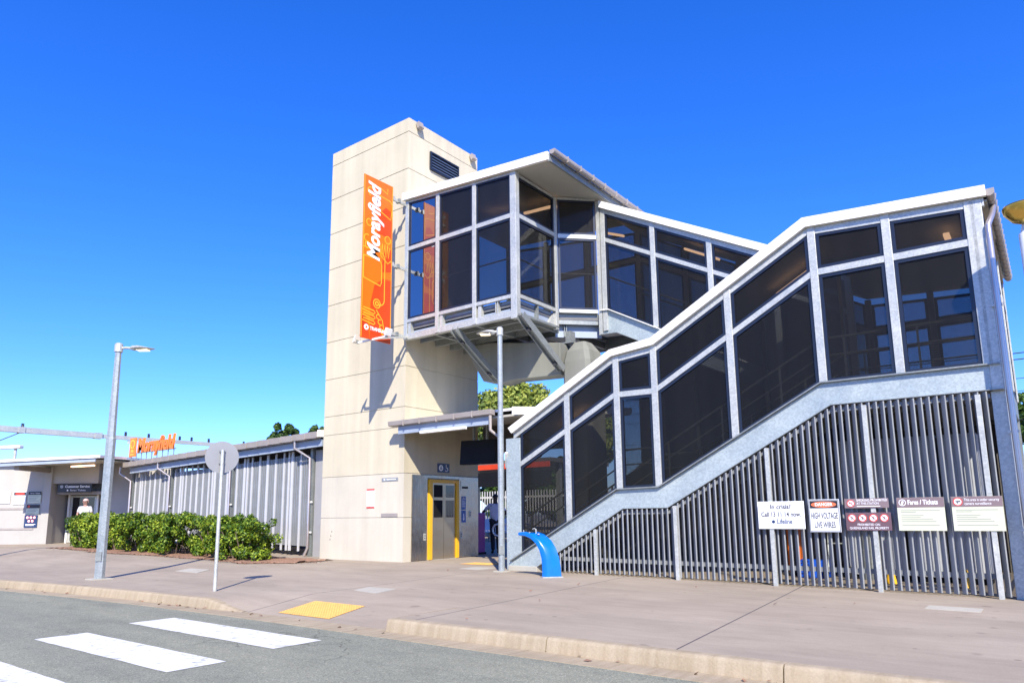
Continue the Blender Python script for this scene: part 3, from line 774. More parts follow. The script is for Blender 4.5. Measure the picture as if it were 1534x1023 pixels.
# box roof: white edge, soffit over the chamfer, gutter at the right eave
xa, xb = -13.64, -8.72; zr = lambda x: 10.07 - .0795 * (x - xa)
BP = Plane((0, 12.98), (1, 0))
obj('fascia', strip(BP, [(xa, zr(xa) - .21), (xb, zr(xb) - .21)], [(xa, zr(xa)), (xb, zr(xb))], -.06, .02), 'white_paint', st)
obj('roof', sheet(13.04, 17.75, [(xa, zr(xa)), (xb, zr(xb))], .06, -.02), 'roof_sheet', st)
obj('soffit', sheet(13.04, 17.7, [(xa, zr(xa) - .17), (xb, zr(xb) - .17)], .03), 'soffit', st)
obj('eave_beam', MB().box(xb - .01, xb + .04, 13.0, 17.7, zr(xb) - .24, zr(xb) - .05), 'galvanised_dark', st)
gm = MB(); gx, gz = xb + .12, zr(xb) - .02
pf0 = [(gx + .075 * math.cos(a), gz + .075 * math.sin(a)) for a in np.linspace(math.pi, 2 * math.pi, 9)]
for y in np.arange(12.98, 17.6, .6): gm.prism([(a, y, b) for a, b in [(gx - .075, gz + .04)] + pf0 + [(gx + .075, gz + .04)]], (0, .585, 0))
for y in np.arange(13.55, 17.6, .6): gm.box(gx - .09, gx + .09, y, y + .03, gz - .085, gz + .06)
obj('gutter', gm, 'gutter_paint', st, smooth=True)
# underside of the landing: joists, headstock, braces and pillar
mb = MB()
for y in (13.6, 14.2, 14.8, 15.4): mb.box(-13.5, BX - .1, y, y + .08, 5.88, 6.1)
for x in (-12.6, -11.2, -10.0): mb.box(x, x + .1, 13.25, 17.5, 5.86, 6.05)
obj('floor_joist', mb, 'galvanised_dark', st)
mb = MB(); mb.box(-13.5, BX - .1, 13.2, 17.6, 6.11, 6.15); obj('deck_underside', mb, 'soffit', st)
obj('headstock', MB().prism([(-12.9, 14.75, 5.86), (-12.2, 14.75, 4.80), (-11.6, 14.75, 4.66), (-11.2, 14.75, 4.72), (-9.66, 14.75, 4.66), (-9.66, 14.75, 5.5), (-12.0, 14.75, 5.86)], (0, .5, 0)), 'grey_concrete', st, bevel=.02)
for x in (-11.72, -9.62):
    br = MB()
    a, b = Vector((x, 13.02, 5.84)), Vector((x, 14.75, 4.80))
    br.bar(a, b, .16, .016); dn = (b - a).normalized().cross(Vector((1, 0, 0)))
    for s in (-1, 1): br.bar(a + Vector((s * .085, 0, 0)), b + Vector((s * .085, 0, 0)), .014, .17)
    bo = obj('brace', br, 'galvanised_dark', st)
    mb = MB()
    for k in (.22, .85):
        c = a.lerp(b, k) - Vector((0, .05, .06)); mb.obox(c, (.05, 0, 0), (0, .035, -.02), (0, .012, .02))
    obj('bolt_plate', mb, 'navy_frame', bo)
pm = MB(); px, py = -9.25, 15.2
def octo(w, d, z, ch=.14): return [(px - w + ch, py - d, z), (px + w - ch, py - d, z), (px + w, py - d + ch, z), (px + w, py + d - ch, z), (px + w - ch, py + d, z), (px - w + ch, py + d, z), (px - w, py + d - ch, z), (px - w, py - d + ch, z)]
pm.loft([octo(.40, .42, -.1, .1), octo(.40, .42, 4.98, .1), octo(.34, .38, 5.25, .1), octo(.17, .2, 5.50, .05)]); obj('pillar', pm, 'grey_concrete', st)
obj('bearing_plate', MB().box(px - .55, px - .2, py - .2, py + .2, 5.52, 5.56).box(px - .45, px - .3, py - .12, py + .12, 5.56, 5.86), 'galvanised_dark', st)
# ceiling strip lights inside
for p, q in (((-12.15, 14.9, 9.50), (-11.2, 14.9, 9.44)), ((-10.9, 15.0, 9.42), (-9.9, 15.0, 9.36)), ((-9.35, 16.7, 9.0), (-8.75, 16.7, 8.75)), ((-7.0, 16.7, 7.95), (-6.1, 16.7, 7.45)), ((-5.4, 16.7, 7.05), (-4.6, 16.7, 6.62)), ((-3.9, 13.7, 5.35), (-3.1, 13.7, 5.80)), ((-8.9, 13.7, 3.05), (-8.2, 13.7, 3.42)), ((-1.0, 13.4, 5.75), (-1.0, 14.4, 5.75))):
    obj('strip_light', MB().bar(p, q, .09, .05), 'lamp_warm', st)

# ------------------------------------------------------------------ slatted fence under the stair
fe = thing('slatted_fence', 'grey vertical slatted fence closing the space under the covered stair', 'fence', (-8.35, 12.53, 0))
bl = interp([(-9.05, 0.0), (-6.81, 1.272), (-5.86, 1.277), (-2.84, 2.925), (-.46, 2.925)])
mb = MB(); x = -8.33; i = 0
e = Vector((.7071, .7071, 0)); nv = Vector((-.7071, .7071, 0))
PITCH = .106
while x < -.62:
    zb = G(x, 12.5) + .035 + random.uniform(-.004, .004); ztp = bl(x) - .004
    if ztp > zb + .05:
        tw = random.uniform(-.03, .03); a = math.radians(-45) + tw
        ev = Vector((math.cos(a), math.sin(a), 0)); n2 = Vector((-ev.y, ev.x, 0))
        mb.obox((x, 12.545, (zb + ztp) / 2), ev * .041, n2 * .0115, Vector((0, 0, (ztp - zb) / 2)))
    x += PITCH
obj('slat_screen', mb, 'slat_paint', fe)
obj('top_rail', strip(Plane((0, 12.60), (1, 0)), off([(-8.4, bl(-8.4)), (-6.81, bl(-6.81)), (-5.86, bl(-5.86)), (-2.84, bl(-2.84)), (-.63, bl(-.63))], -.10), off([(-8.4, bl(-8.4)), (-6.81, bl(-6.81)), (-5.86, bl(-5.86)), (-2.84, bl(-2.84)), (-.63, bl(-.63))], -.035), -.03, .012), 'slat_paint', fe)
obj('bottom_rail', FW.poly([(-8.3, .245), (-.66, .20), (-.66, .275), (-8.3, .32)], -.03, .008), 'slat_paint', fe)
for x in (-7.42, -5.69, -3.93, -2.33, -.78):
    obj('fence_post', MB().box(x - .035, x + .035, 12.44, 12.505, G(x, 12.4) - .02, bl(x) - .05), 'galvanised', fe, bevel=.004)
fs_ = thing('side_fence', 'slatted fence along the right end of the stair landing', 'fence', (-.5, 12.9, -.06))
mb = MB(); y = 12.95
while y < 17.5:
    mb.obox((-.49, y, 1.44), (.012, .0, 0), (0, .025, 0), (0, 0, 1.46)); y += .115
obj('slat_screen', mb, 'slat_paint', fs_)
obj('bottom_rail', MB().box(-.53, -.503, 12.85, 17.5, .2, .27), 'slat_paint', fs_); obj('top_rail', MB().box(-.53, -.503, 12.85, 17.5, 2.8, 2.87), 'slat_paint', fs_)
bf = thing('shade_backdrop', 'added dark sheet wall standing for shade in the store under the stair', 'wall', (-8, 17.75, 0))
obj('sheet', MB().prism([(-9.0, 17.70, -.1), (-.55, 17.70, -.1), (-.55, 17.70, 3.12), (-3.0, 17.70, 3.12), (-8.7, 17.70, 6.0), (-9.0, 17.70, 6.0)], (0, .04, 0)), 'dark_recess', bf)  # dark sheet added in place of the stair's own shadow
obj('shade_partition', MB().prism([(-8.9, 15.5, -.05), (-3.5, 15.5, -.05), (-3.5, 15.5, 2.6), (-7.6, 15.5, 2.6), (-8.9, 15.5, 1.6)], (0, .04, 0)), 'dark_recess', bf)  # second added dark sheet, keeps the gaps between slats black
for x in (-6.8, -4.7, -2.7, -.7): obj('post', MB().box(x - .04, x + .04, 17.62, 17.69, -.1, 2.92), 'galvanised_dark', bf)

# ------------------------------------------------------------------ signs on the fence
SF = Plane((0, 12.425), (1, 0))
def sgn(label, x0, x1, z0, z1, m):
    s_ = thing('fence_sign', label, 'sign', (x0, 12.425, z0), 'signs fixed to the slatted fence')
    obj('panel', SF.rect(x0, x1, z0, z1, -.012, 0), m, s_, bevel=.003)
    return s_
def st_txt(s_, txt, x, z, size, m, d=.0, **k): return text_obj('lettering', txt, SF.p(x, z, d), (1, 0, 0), (0, 0, 1), size, m, s_, ext=.0015, **k)
def disc(s_, x, z, r, m, d0, d1, name='disc', pl=None, n=24):
    pl = pl or SF; return obj(name, pl.poly([(x + r * math.cos(a), z + r * math.sin(a)) for a in np.linspace(0, 2 * math.pi, n, endpoint=False)], d0, d1), m, s_)
s_ = sgn('white crisis helpline board reading In crisis? on the slatted fence', -4.14, -3.37, .905, 1.365, 'sign_white')
st_txt(s_, 'In crisis?', -3.755, 1.27, .105, 'text_grey', width=.34, off=.0025); st_txt(s_, 'Call 13 11 14 now.', -3.755, 1.145, .105, 'text_grey', width=.66, off=.0025)
st_txt(s_, 'Lifeline', -3.70, 1.025, .115, 'sign_navy', width=.25, off=.002); disc(s_, -3.885, 1.025, .028, 'sign_navy', 0, .002, 'emblem')
s_ = sgn('danger board with orange oval reading high voltage live wires', -3.30, -2.82, .855, 1.385, 'sign_white')
bk_ = obj('header', SF.rect(-3.275, -2.845, 1.24, 1.36, 0, .002), 'sign_black', s_)
obj('oval', SF.poly([(-3.06 + .195 * math.cos(a), 1.30 + .048 * math.sin(a)) for a in np.linspace(0, 2 * math.pi, 28, endpoint=False)], .002, .004), 'sign_danger', s_)
st_txt(s_, 'DANGER', -3.06, 1.30, .075, 'white_letter', .004, width=.27, off=.001)
st_txt(s_, 'HIGH VOLTAGE', -3.06, 1.115, .10, 'text_grey', width=.41, off=.002, sy=1.35); st_txt(s_, 'LIVE WIRES', -3.06, .965, .10, 'text_grey', width=.32, off=.002, sy=1.35)
mb = MB(); mb.ring([SF.p(a, b) for a, b in ((-3.295, .86), (-2.825, .86), (-2.825, 1.38), (-3.295, 1.38))], [SF.p(a, b) for a, b in ((-3.28, .875), (-2.84, .875), (-2.84, 1.365), (-3.28, 1.365))], SF.n * .002); obj('border', mb, 'slat_paint', s_)
def prohibit(s_, x, z, r, fig=True):
    disc(s_, x, z, r, 'sign_white', .0, .003)
    mb = MB(); k = 24; o = [SF.p(x + r * math.cos(a), z + r * math.sin(a), .003) for a in np.linspace(0, 2 * math.pi, k, endpoint=False)]; i_ = [SF.p(x + r * .8 * math.cos(a), z + r * .8 * math.sin(a), .003) for a in np.linspace(0, 2 * math.pi, k, endpoint=False)]
    mb.ring(o, i_, SF.n * .002); SF.poly([(x - r * .62, z + r * .5), (x - r * .5, z + r * .62), (x + r * .62, z - r * .5), (x + r * .5, z - r * .62)], .003, .0045, mb)
    obj('ring', mb, 'sign_red', s_)
    mb = MB()
    if fig: mb.tube([SF.p(x - r * .1, z + r * .3, .004), SF.p(x + .1 * r, z - .05 * r, .004), SF.p(x - .2 * r, z - .45 * r, .004)], r * .09, 5); mb.tube([SF.p(x - r * .35, z + r * .05, .004), SF.p(x + .3 * r, z + .12 * r, .004)], r * .07, 5)
    else: SF.rect(x - r * .5, x + r * .5, z - r * .1, z + r * .1, .003, .004, mb)
    obj('pictogram', mb, 'text_grey', s_)
s_ = sgn('slim maroon no smoking board with one red ring, above the four rings', -2.74, -2.10, 1.235, 1.385, 'sign_brown')
prohibit(s_, -2.645, 1.31, .058, False)
st_txt(s_, 'SMOKING PROHIBITED', -2.56, 1.355, .055, 'white_letter', align='LEFT', width=.44); st_txt(s_, 'AT THIS STATION', -2.56, 1.305, .05, 'white_letter', align='LEFT', width=.32)
obj('printing', SF.rect(-2.56, -2.22, 1.258, 1.268, 0, .002), 'white_letter', s_)
s_ = sgn('maroon board with a row of four red prohibition rings', -2.74, -2.085, .885, 1.165, 'sign_maroon')
for k in range(4): prohibit(s_, -2.645 + k * .155, 1.08, .062)
st_txt(s_, 'PROHIBITED ON', -2.41, .975, .05, 'white_letter', width=.32); st_txt(s_, 'QUEENSLAND RAIL PROPERTY', -2.41, .922, .05, 'white_letter', width=.56)
def info(label, x0, title, l2=None, red=False):
    x1 = x0 + .635; s_ = sgn(label, x0, x1, .885, 1.385, 'sign_cream')
    obj('header', SF.rect(x0 + .001, x1 - .001, 1.235, 1.384, 0, .002), 'sign_brown', s_)
    if red:
        disc(s_, x0 + .085, 1.31, .062, 'sign_red', .002, .004); disc(s_, x0 + .085, 1.31, .048, 'sign_white', .004, .006)
        obj('camera_symbol', SF.poly([(x0 + .05, 1.32), (x0 + .12, 1.325), (x0 + .12, 1.305), (x0 + .085, 1.302), (x0 + .082, 1.28), (x0 + .07, 1.28), (x0 + .07, 1.302)], .006, .007), 'text_grey', s_)
        st_txt(s_, title, x0 + .165, 1.335, .055, 'white_letter', .002, align='LEFT', width=.43); st_txt(s_, l2, x0 + .165, 1.28, .055, 'white_letter', .002, align='LEFT', width=.33)
    else:
        mb = MB(); k = 20; mb.ring([SF.p(x0 + .08 + .05 * math.cos(a), 1.31 + .05 * math.sin(a), .002) for a in np.linspace(0, 6.283, k, endpoint=False)], [SF.p(x0 + .08 + .041 * math.cos(a), 1.31 + .041 * math.sin(a), .002) for a in np.linspace(0, 6.283, k, endpoint=False)], SF.n * .002)
        SF.poly([(x0 + .06, 1.285), (x0 + .085, 1.28), (x0 + .1, 1.33), (x0 + .075, 1.335)], .002, .004, mb); obj('ticket_symbol', mb, 'white_letter', s_)
        st_txt(s_, title, x0 + .15, 1.31, .10, 'white_letter', .002, align='LEFT', width=.40, off=.002)
    mb = MB()
    for z, w_ in ((1.19, .52), (1.165, .2), (1.115, .30), (1.085, .26), (1.055, .42), (1.025, .46), (.97, .5)): SF.rect(x0 + .05, x0 + .05 + w_, z - .004, z + .004, 0, .0015, mb)
    obj('printing', mb, 'text_faint', s_)
info('cream fares and tickets board with brown header on the slatted fence', -1.99, 'Fares / Tickets')
info('cream security camera board with red symbol, rightmost on the fence', -1.265, 'This area is under security', 'camera surveillance', True)

# ------------------------------------------------------------------ store under the stair
def locker(x0, x1, label):
    c = thing('storage_locker', label, 'locker', (x0, 14.5, -.05), 'grey storage lockers under the stair')
    obj('body', MB().box(x0, x1, 14.52, 15.3, .04, 2.5), 'cabinet_grey', c, bevel=.01)
    xm = (x0 + x1) / 2
    for a, b in ((x0 + .02, xm - .005), (xm + .005, x1 - .02)): d_ = obj('door', MB().box(a, b, 14.495, 14.515, .12, 2.44), 'cabinet_grey', c, bevel=.004)
    obj('handle', MB().bar((xm - .05, 14.47, 1.1), (xm - .05, 14.47, 1.3), .025, .03, (1, 0, 0)), 'galvanised_dark', c)
    obj('plinth', MB().box(x0 + .03, x1 - .03, 14.56, 15.25, -.08, .04), 'black_plastic', c)
locker(-3.22, -2.28, 'grey steel locker behind the four prohibition rings board'); locker(-2.2, -1.62, 'narrow grey steel locker behind the fares and tickets board'); locker(-1.55, -1.0, 'grey steel locker nearest the right end of the stair')
def crate(x, y, z, label):
    c = thing('plastic_crate', label, 'crate', (x, y, z))
    mb = MB(); w_, d_, h_ = .24, .17, .30
    for k in range(5): 
        zz = z + .02 + k * .065
        mb.box(x - w_, x + w_, y - d_, y - d_ + .015, zz, zz + .045); mb.box(x - w_, x + w_, y + d_ - .015, y + d_, zz, zz + .045)
        mb.box(x - w_, x - w_ + .015, y - d_ + .016, y + d_ - .016, zz, zz + .045); mb.box(x + w_ - .015, x + w_, y - d_ + .016, y + d_ - .016, zz, zz + .045)
    for sx in (-1, 1):
        for sy in (-1, 1): mb.box(x + sx * (w_ + .002) - .02, x + sx * (w_ + .002) + .02, y + sy * (d_ + .002) - .02, y + sy * (d_ + .002) + .02, z, z + h_ + .03)
    obj('side', mb, 'crate_blue', c); obj('base', MB().box(x - w_ + .02, x + w_ - .02, y - d_ + .02, y + d_ - .02, z + .003, z + .015), 'crate_blue', c)
crate(-3.80, 14.4, G(-3.8, 12.6), 'blue plastic crate on the ground behind the danger board')
for x, lab in ((-4.32, 'orange marker post left of the blue crate, left of two'), (-4.12, 'orange marker post beside the blue crate, right of two')):
    c = thing('marker_post', lab, 'marker post', (x, 14.7, 0), 'orange marker posts')
    obj('post', MB().lathe((x, 14.7, .03), [(.04, 0), (.04, .95), (.03, .98)], 14), 'orange_paint', c, smooth=True); obj('base', MB().lathe((x, 14.7, -.04), [(.15, 0), (.14, .05), (.045, .07)], 16), 'rubber', c, smooth=True)
for x, lab in ((-2.42, 'small orange cone behind the fence under the four rings board'), (-1.32, 'small orange cone behind the fence near its right end')):
    c = thing('traffic_cone', lab, 'cone', (x, 13.9, -.05), 'orange cones')
    zb = G(x, 12.6) - .01
    obj('cone', MB().lathe((x, 13.9, zb + .02), [(.10, 0), (.03, .26), (.02, .28)], 16), 'yellow_paint', c, smooth=True); obj('base', MB().box(x - .13, x + .13, 13.77, 14.03, zb, zb + .02), 'rubber', c)
c = thing('hand_truck', 'black hand truck leaning in the store behind the danger board', 'hand truck', (-3.3, 14.3, 0))
obj('frame', MB().tube([(-3.5, 14.2, .15), (-3.5, 14.45, 1.15), (-3.2, 14.45, 1.15), (-3.2, 14.2, .15)], .018, 8).tube([(-3.5, 14.3, .6), (-3.2, 14.3, .6)], .015, 8), 'galvanised_dark', c)
for x in (-3.55, -3.15): obj('wheel', MB().tube([(x - .03, 14.2, .09), (x + .03, 14.2, .09)], .11, 16), 'rubber', c)

# ------------------------------------------------------------------ banner and its brackets
XBN = -13.5
ba = thing('station_banner', 'tall orange banner reading Morayfield hung beside the lift tower', 'banner', (XBN, 12.5, 5.6))
BN = Plane((XBN, 0), (0, 1))
y0, y1, z0, z1 = 11.48, 12.50, 5.63, 10.04
obj('panel', BN.rect(y0, y1, z0, z1, -.03, 0), 'orange_paint', ba, bevel=.008)
def patch(pts, m='red_orange', d=.0015): return obj('printed_patch', BN.poly(pts, 0, d), m, ba)
patch([(11.78, z0 + .004), (y1 - .004, z0 + .004), (y1 - .004, 7.35), (12.2, 7.35), (11.9, 7.1), (11.78, 6.6)]); patch([(11.95, 8.55), (y1 - .004, 8.5), (y1 - .004, 9.25), (12.25, 9.35), (12.0, 9.1)]); patch([(y0 + .004, z0 + .004), (11.776, z0 + .004), (11.70, 6.15), (y0 + .004, 6.3)], 'red_orange'); patch([(12.12, 7.5), (y1 - .004, 7.6), (y1 - .004, 8.2), (12.2, 8.25)])
def line(pts, r=.016, name='line_art'): 
    mb = MB()
    P = [Vector(BN.p(a, b, .002)) for a, b in pts]
    mb.tube(P, r, 5); mb.v = [(XBN + (v[0] - XBN) * .12 + .002, v[1], v[2]) for v in mb.v]
    return mb
def arc(cx, cy, r, a0, a1, n=12): return [(cx + r * math.cos(math.radians(a)), cy + r * math.sin(math.radians(a))) for a in np.linspace(a0, a1, n)]
art = MB()
def aadd(pts, r=.016): m_ = line(pts, r); art.add(m_.v, m_.f)
aadd([(11.5, 8.05)] + [(12.05, 8.05)] + arc(12.05, 7.85, .2, 90, 0, 6) + [(12.25, 6.75)] + arc(12.1, 6.75, .15, 0, -110, 7)); aadd([(11.52, 7.82), (12.0, 7.82)] + arc(12.0, 7.68, .14, 90, 0, 6) + [(12.14, 7.22), (12.1, 7.12), (11.52, 7.22)])
aadd([(11.52, 7.82), (11.52, 7.22)]); aadd(arc(12.0, 6.62, .115, 0, 360, 24)); aadd(arc(12.0, 6.62, .05, 0, 360, 12), .02)
for k in range(3):
    zz = 6.38 - k * .14; aadd([(11.52, zz), (11.9, zz - .06), (11.95, zz - .02), (11.9, zz + .03), (11.55, zz + .06)])
for k in range(4): aadd(arc(12.05 + k * .06, 6.28 - k * .13, .06, 60, 280, 8))
aadd([(11.98, 6.45), (12.2, 6.2), (12.25, 5.98), (12.14, 5.9)])
aadd([(11.7, 9.5)] + arc(11.72, 9.62, .12, 180, 20, 7)); aadd([(12.0, 9.62), (12.35, 9.58)] + arc(12.35, 9.45, .13, 90, 0, 5) + [(12.48, 9.1)]); aadd([(12.0, 9.2), (12.42, 9.05), (12.46, 9.3)]); aadd([(12.0, 9.85), (12.3, 9.75), (12.3, 9.9)])
aadd(arc(12.33, 8.45, .1, 0, 360, 20)); aadd(arc(11.68, 8.75, .09, 0, 360, 18)); aadd(arc(11.62, 8.3, .1, 300, 60, 10)); aadd(arc(11.66, 8.12, .1, 120, 260, 10))
for k in range(4): aadd([(12.05 + k * .09, 8.3), (12.1 + k * .09, 7.95), (12.14 + k * .09, 8.25)])
aadd([(12.1, 7.95), (12.35, 7.8), (12.46, 7.9)]); aadd([(y0 + .02, z0 + .02), (y0 + .02, z1 - .02), (y1 - .02, z1 - .02), (y1 - .02, z0 + .3)], .010)
obj('line_art', art, 'amber_line', ba)
text_obj('lettering', 'Morayfield', (XBN + .006, 11.86, 8.80), (0, 0, 1), (0, -1, 0), .58, 'white_letter', ba, shear=.22, ext=.002, off=.018, width=2.12)
mb = MB(); mb.ring([BN.p(11.66 + .075 * math.cos(a), 5.93 + .075 * math.sin(a), .002) for a in np.linspace(0, 6.283, 24, endpoint=False)], [BN.p(11.66 + .03 * math.cos(a), 5.93 + .03 * math.sin(a), .002) for a in np.linspace(0, 6.283, 24, endpoint=False)], BN.n * .002); obj('emblem', mb, 'white_letter', ba)
text_obj('lettering', 'TRANSLink', (XBN + .003, 11.78, 5.92), (0, 1, 0), (0, 0, 1), .135, 'white_letter', ba, ext=.0015, off=.003, align='LEFT', width=.56)
for z in (9.72, 7.84, 5.95):
    obj('bracket', MB().box(XBN - .07, XBN - .032, 12.3, 13.02, z - .04, z + .04).box(XBN - .031, XBN + .015, 12.505, 12.56, z - .06, z + .06), 'galvanised', ba)
    obj('bracket_clamp', MB().box(XBN - .1, XBN + .03, 12.70, 12.76, z - .055, z + .055), 'galvanised_dark', ba)
# banner floodlights on arms
fl = thing('banner_floodlight', 'white floodlight bar crossing the foot of the orange banner', 'floodlight', (-13.44, 12.9, 5.9))
obj('arm', MB().bar((-13.44, 13.03, 5.92), (-13.42, 11.9, 5.66), .05, .05), 'galvanised', fl)
obj('cross_bar', MB().bar((-14.05, 11.88, 5.64), (-12.98, 11.88, 5.64), .045, .045), 'white_paint', fl)
for x, sx in ((-14.05, -1), (-12.98, 1)):
    obj('lamp_head', MB().obox((x + sx * .06, 11.88, 5.74), (.035, 0, .09 * sx * sx), (0, .10, 0), (-.03 * sx, 0, .012)), 'white_paint', fl, bevel=.01)
    obj('lamp_bracket', MB().bar((x, 11.88, 5.62), (x + sx * .05, 11.88, 5.72), .03, .05, (0, 1, 0)), 'galvanised_dark', fl)

# ------------------------------------------------------------------ entry awning, screen, platform beyond
aw = thing('entry_awning', 'low awning over the lift entrance with brown gutter', 'awning', (-12.1, 12.9, 3.3))
AP = Plane((0, 12.9), (1, 0))
gm = MB()
for k in range(6):
    xa_ = -13.86 + k * .585; gm.prism([(xa_, 12.80, 3.52), (xa_, 12.97, 3.50), (xa_, 12.97, 3.64), (xa_, 12.78, 3.64)], (.565, 0, 0))
bk = gm
for k in range(1, 6): bk.box(-13.86 + k * .585 - .022, -13.86 + k * .585 + .002, 12.77, 12.97, 3.49, 3.65)
obj('gutter', gm, 'gutter_paint', aw, bevel=.008)
obj('beam', AP.rect(-13.60, -10.52, 3.30, 3.50, -.10, -.02), 'beam_paint', aw)
obj('roof', MB().prism([(-13.60, 12.98, 3.58), (-13.60, 13.19, 3.60), (-13.60, 13.19, 3.66), (-13.60, 12.98, 3.64)], (.0 + 3.9, 0, 0)), 'roof_sheet', aw)
obj('roof', MB().prism([(-13.63, 13.192, 3.60), (-13.63, 18.5, 4.15), (-13.63, 18.5, 4.21), (-13.63, 13.192, 3.66)], (3.93, 0, 0)), 'roof_sheet', aw)
obj('soffit', MB().prism([(-13.62, 13.02, 3.45), (-13.62, 18.5, 4.02), (-13.62, 18.5, 4.06), (-13.62, 13.02, 3.50)], (3.9, 0, 0)), 'soffit', aw)
obj('bulkhead', MB().box(-13.58, -9.78, 16.40, 16.46, 2.98, 3.80), 'dark_recess', aw)  # added dark sheet for the shaded underside of the awning, hides the trees
obj('verge', MB().prism([(-9.70, 12.75, 3.44), (-9.70, 18.5, 4.06), (-9.70, 18.5, 4.24), (-9.70, 12.75, 3.62)], (.05, 0, 0)), 'white_paint', aw)
obj('strip_light', MB().bar((-12.7, 12.86, 3.27), (-11.2, 12.86, 3.27), .12, .07), 'white_paint', aw, bevel=.01)
obj('strip_light', MB().bar((-9.85, 12.72, 2.25), (-9.70, 12.52, 2.55), .06, .06), 'white_paint', aw)
obj('downpipe', MB().tube([(-10.42, 12.85, 3.5), (-10.42, 12.85, 3.15), (-10.2, 12.95, 2.95), (-10.2, 12.95, 0)], .04, 12), 'gutter_paint', aw, smooth=True)
tv = thing('hanging_screen', 'black information screen hanging under the entry awning', 'screen', (-11.7, 14.0, 3.3))
obj('case', MB().obox((-11.72, 14.0, 2.78), (.50, .10, 0), (-.02, .10, 0), (0, .03, .31)), 'black_plastic', tv, bevel=.01)
for x in (-11.92, -11.48): obj('hanger', MB().box(x - .025, x + .025, 14.0, 14.05, 3.05, 3.60), 'galvanised_dark', tv)
dk = MB(); 
tm = thing('ticket_machine', 'purple ticket machine behind the lift tower corner', 'ticket machine', (-14.2, 17.1, 0))
obj('body', MB().box(-14.33, -14.21, 16.75, 17.25, 0, 1.25), 'purple_panel', tm, bevel=.03); obj('screen', MB().box(-14.31, -14.23, 16.735, 16.749, .85, 1.15), 'black_plastic', tm); obj('base', MB().box(-14.35, -14.19, 16.73, 17.27, -.02, .06), 'black_plastic', tm)
hr = thing('hoop_rail', 'white looped handrail at the station entrance behind the lamp post', 'handrail', (-13, 17.3, 0))
pts = [(-12.4, 17.2, .9), (-13.62, 17.2, .9)] + [(-13.7 + .17 * math.cos(a), 17.2, .73 + .17 * math.sin(a)) for a in np.linspace(math.pi / 2, 3 * math.pi / 2, 8)] + [(-13.5, 17.2, .56)]
obj('rail', MB().tube(pts, .028, 10), 'sign_white', hr, smooth=True)
for x in (-12.5, -13.3): obj('post', MB().tube([(x, 17.2, 0), (x, 17.2, .9)], .028, 10), 'sign_white', hr, smooth=True)
pc = thing('platform_canopy', 'dark platform canopy with an orange edge beyond the entrance', 'canopy', (-20, 26, 0))
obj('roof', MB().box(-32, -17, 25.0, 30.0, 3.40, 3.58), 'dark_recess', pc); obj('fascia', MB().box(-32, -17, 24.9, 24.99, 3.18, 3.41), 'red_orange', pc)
obj('valance', MB().box(-32, -17, 25.02, 25.08, 2.42, 3.05), 'black_plastic', pc)
for x in (-31.5, -27, -22, -17.3): obj('column', MB().box(x - .1, x + .1, 26, 26.2, -.1, 3.40), 'galvanised_dark', pc)
pf_ = thing('platform_fence', 'white picket fence along the far side of the platform', 'fence', (-20, 32, 0))
mb = MB(); x = -42
while x < 40: mb.box(x, x + .05, 32, 32.03, .1, 2.5); x += .19
obj('picket_screen', mb, 'slat_white', pf_); obj('rail', MB().box(-42, 40, 32.04, 32.08, .4, .5).box(-42, 40, 32.04, 32.08, 2.1, 2.2), 'slat_white', pf_)
bs_ = thing('platform_bench', 'white backed bench on the platform beyond the entrance', 'bench', (-19.5, 25, 0))
obj('seat', MB().box(-21.2, -18.4, 24.2, 24.7, .42, .47), 'sign_white', bs_); obj('backrest', MB().box(-21.2, -18.4, 24.7, 24.75, .5, 1.0), 'sign_white', bs_)
for x in (-21, -19.8, -18.6): obj('leg', MB().box(x - .03, x + .03, 24.25, 24.65, 0, .42), 'galvanised_dark', bs_)

# ------------------------------------------------------------------ drinking fountain
fo = thing('drinking_fountain', 'bright blue curved drinking fountain in front of the stair fence', 'drinking fountain', (-7.9, 11.57, 0))
cen = [(-7.88, 0), (-7.885, .18), (-7.91, .36), (-7.965, .52), (-8.06, .66), (-8.20, .765), (-8.36, .815), (-8.52, .815)]
wd = [.155, .15, .145, .145, .15, .155, .16, .15]; th = [.075, .07, .065, .06, .055, .05, .045, .035]
rings = []
for i, (cx, cz) in enumerate(cen):
    a = cen[max(i - 1, 0)]; b = cen[min(i + 1, len(cen) - 1)]; d = Vector((b[0] - a[0], 0, b[1] - a[1])).normalized(); nn_ = Vector((d.z, 0, -d.x))
    w_, t_ = wd[i], th[i]
    dirw = Vector((.64, .77, 0)) if i < 3 else Vector((.64, .77, 0)).lerp(Vector((.35, .94, 0)), min(1, (i - 2) / 4)).normalized()
    c = Vector((cx, 11.57, cz + G(-7.9, 11.6) - (.02 if i == 0 else 0)))
    prof = [(-1, -.6), (-.8, -1), (.8, -1), (1, -.6), (1, .6), (.8, 1), (.0, .75), (-.8, 1), (-1, .6)]
    rings.append([c + dirw * w_ * p + nn_ * t_ * q for p, q in prof])
obj('body', MB().loft(rings), 'fountain_blue', fo, smooth=True)
obj('bowl', MB().lathe((-8.40, 11.57, .838), [(.12, 0), (.13, .012), (.11, .015), (.05, .004), (.01, .003)], 20), 'stainless', fo, smooth=True)
obj('tap', MB().tube([(-8.26, 11.60, .82), (-8.26, 11.60, .90), (-8.30, 11.6, .915), (-8.34, 11.6, .90)], .012, 8), 'galvanised', fo, smooth=True)
obj('base_plate', MB().obox((-7.885, 11.57, .004), (.13, .155, 0), (-.075, .063, 0), (0, 0, .008)), 'galvanised', fo)
obj('push_button', MB().lathe((-8.15, 11.53, .80), [(.022, 0), (.022, .012), (.016, .02)], 12), 'galvanised', fo)
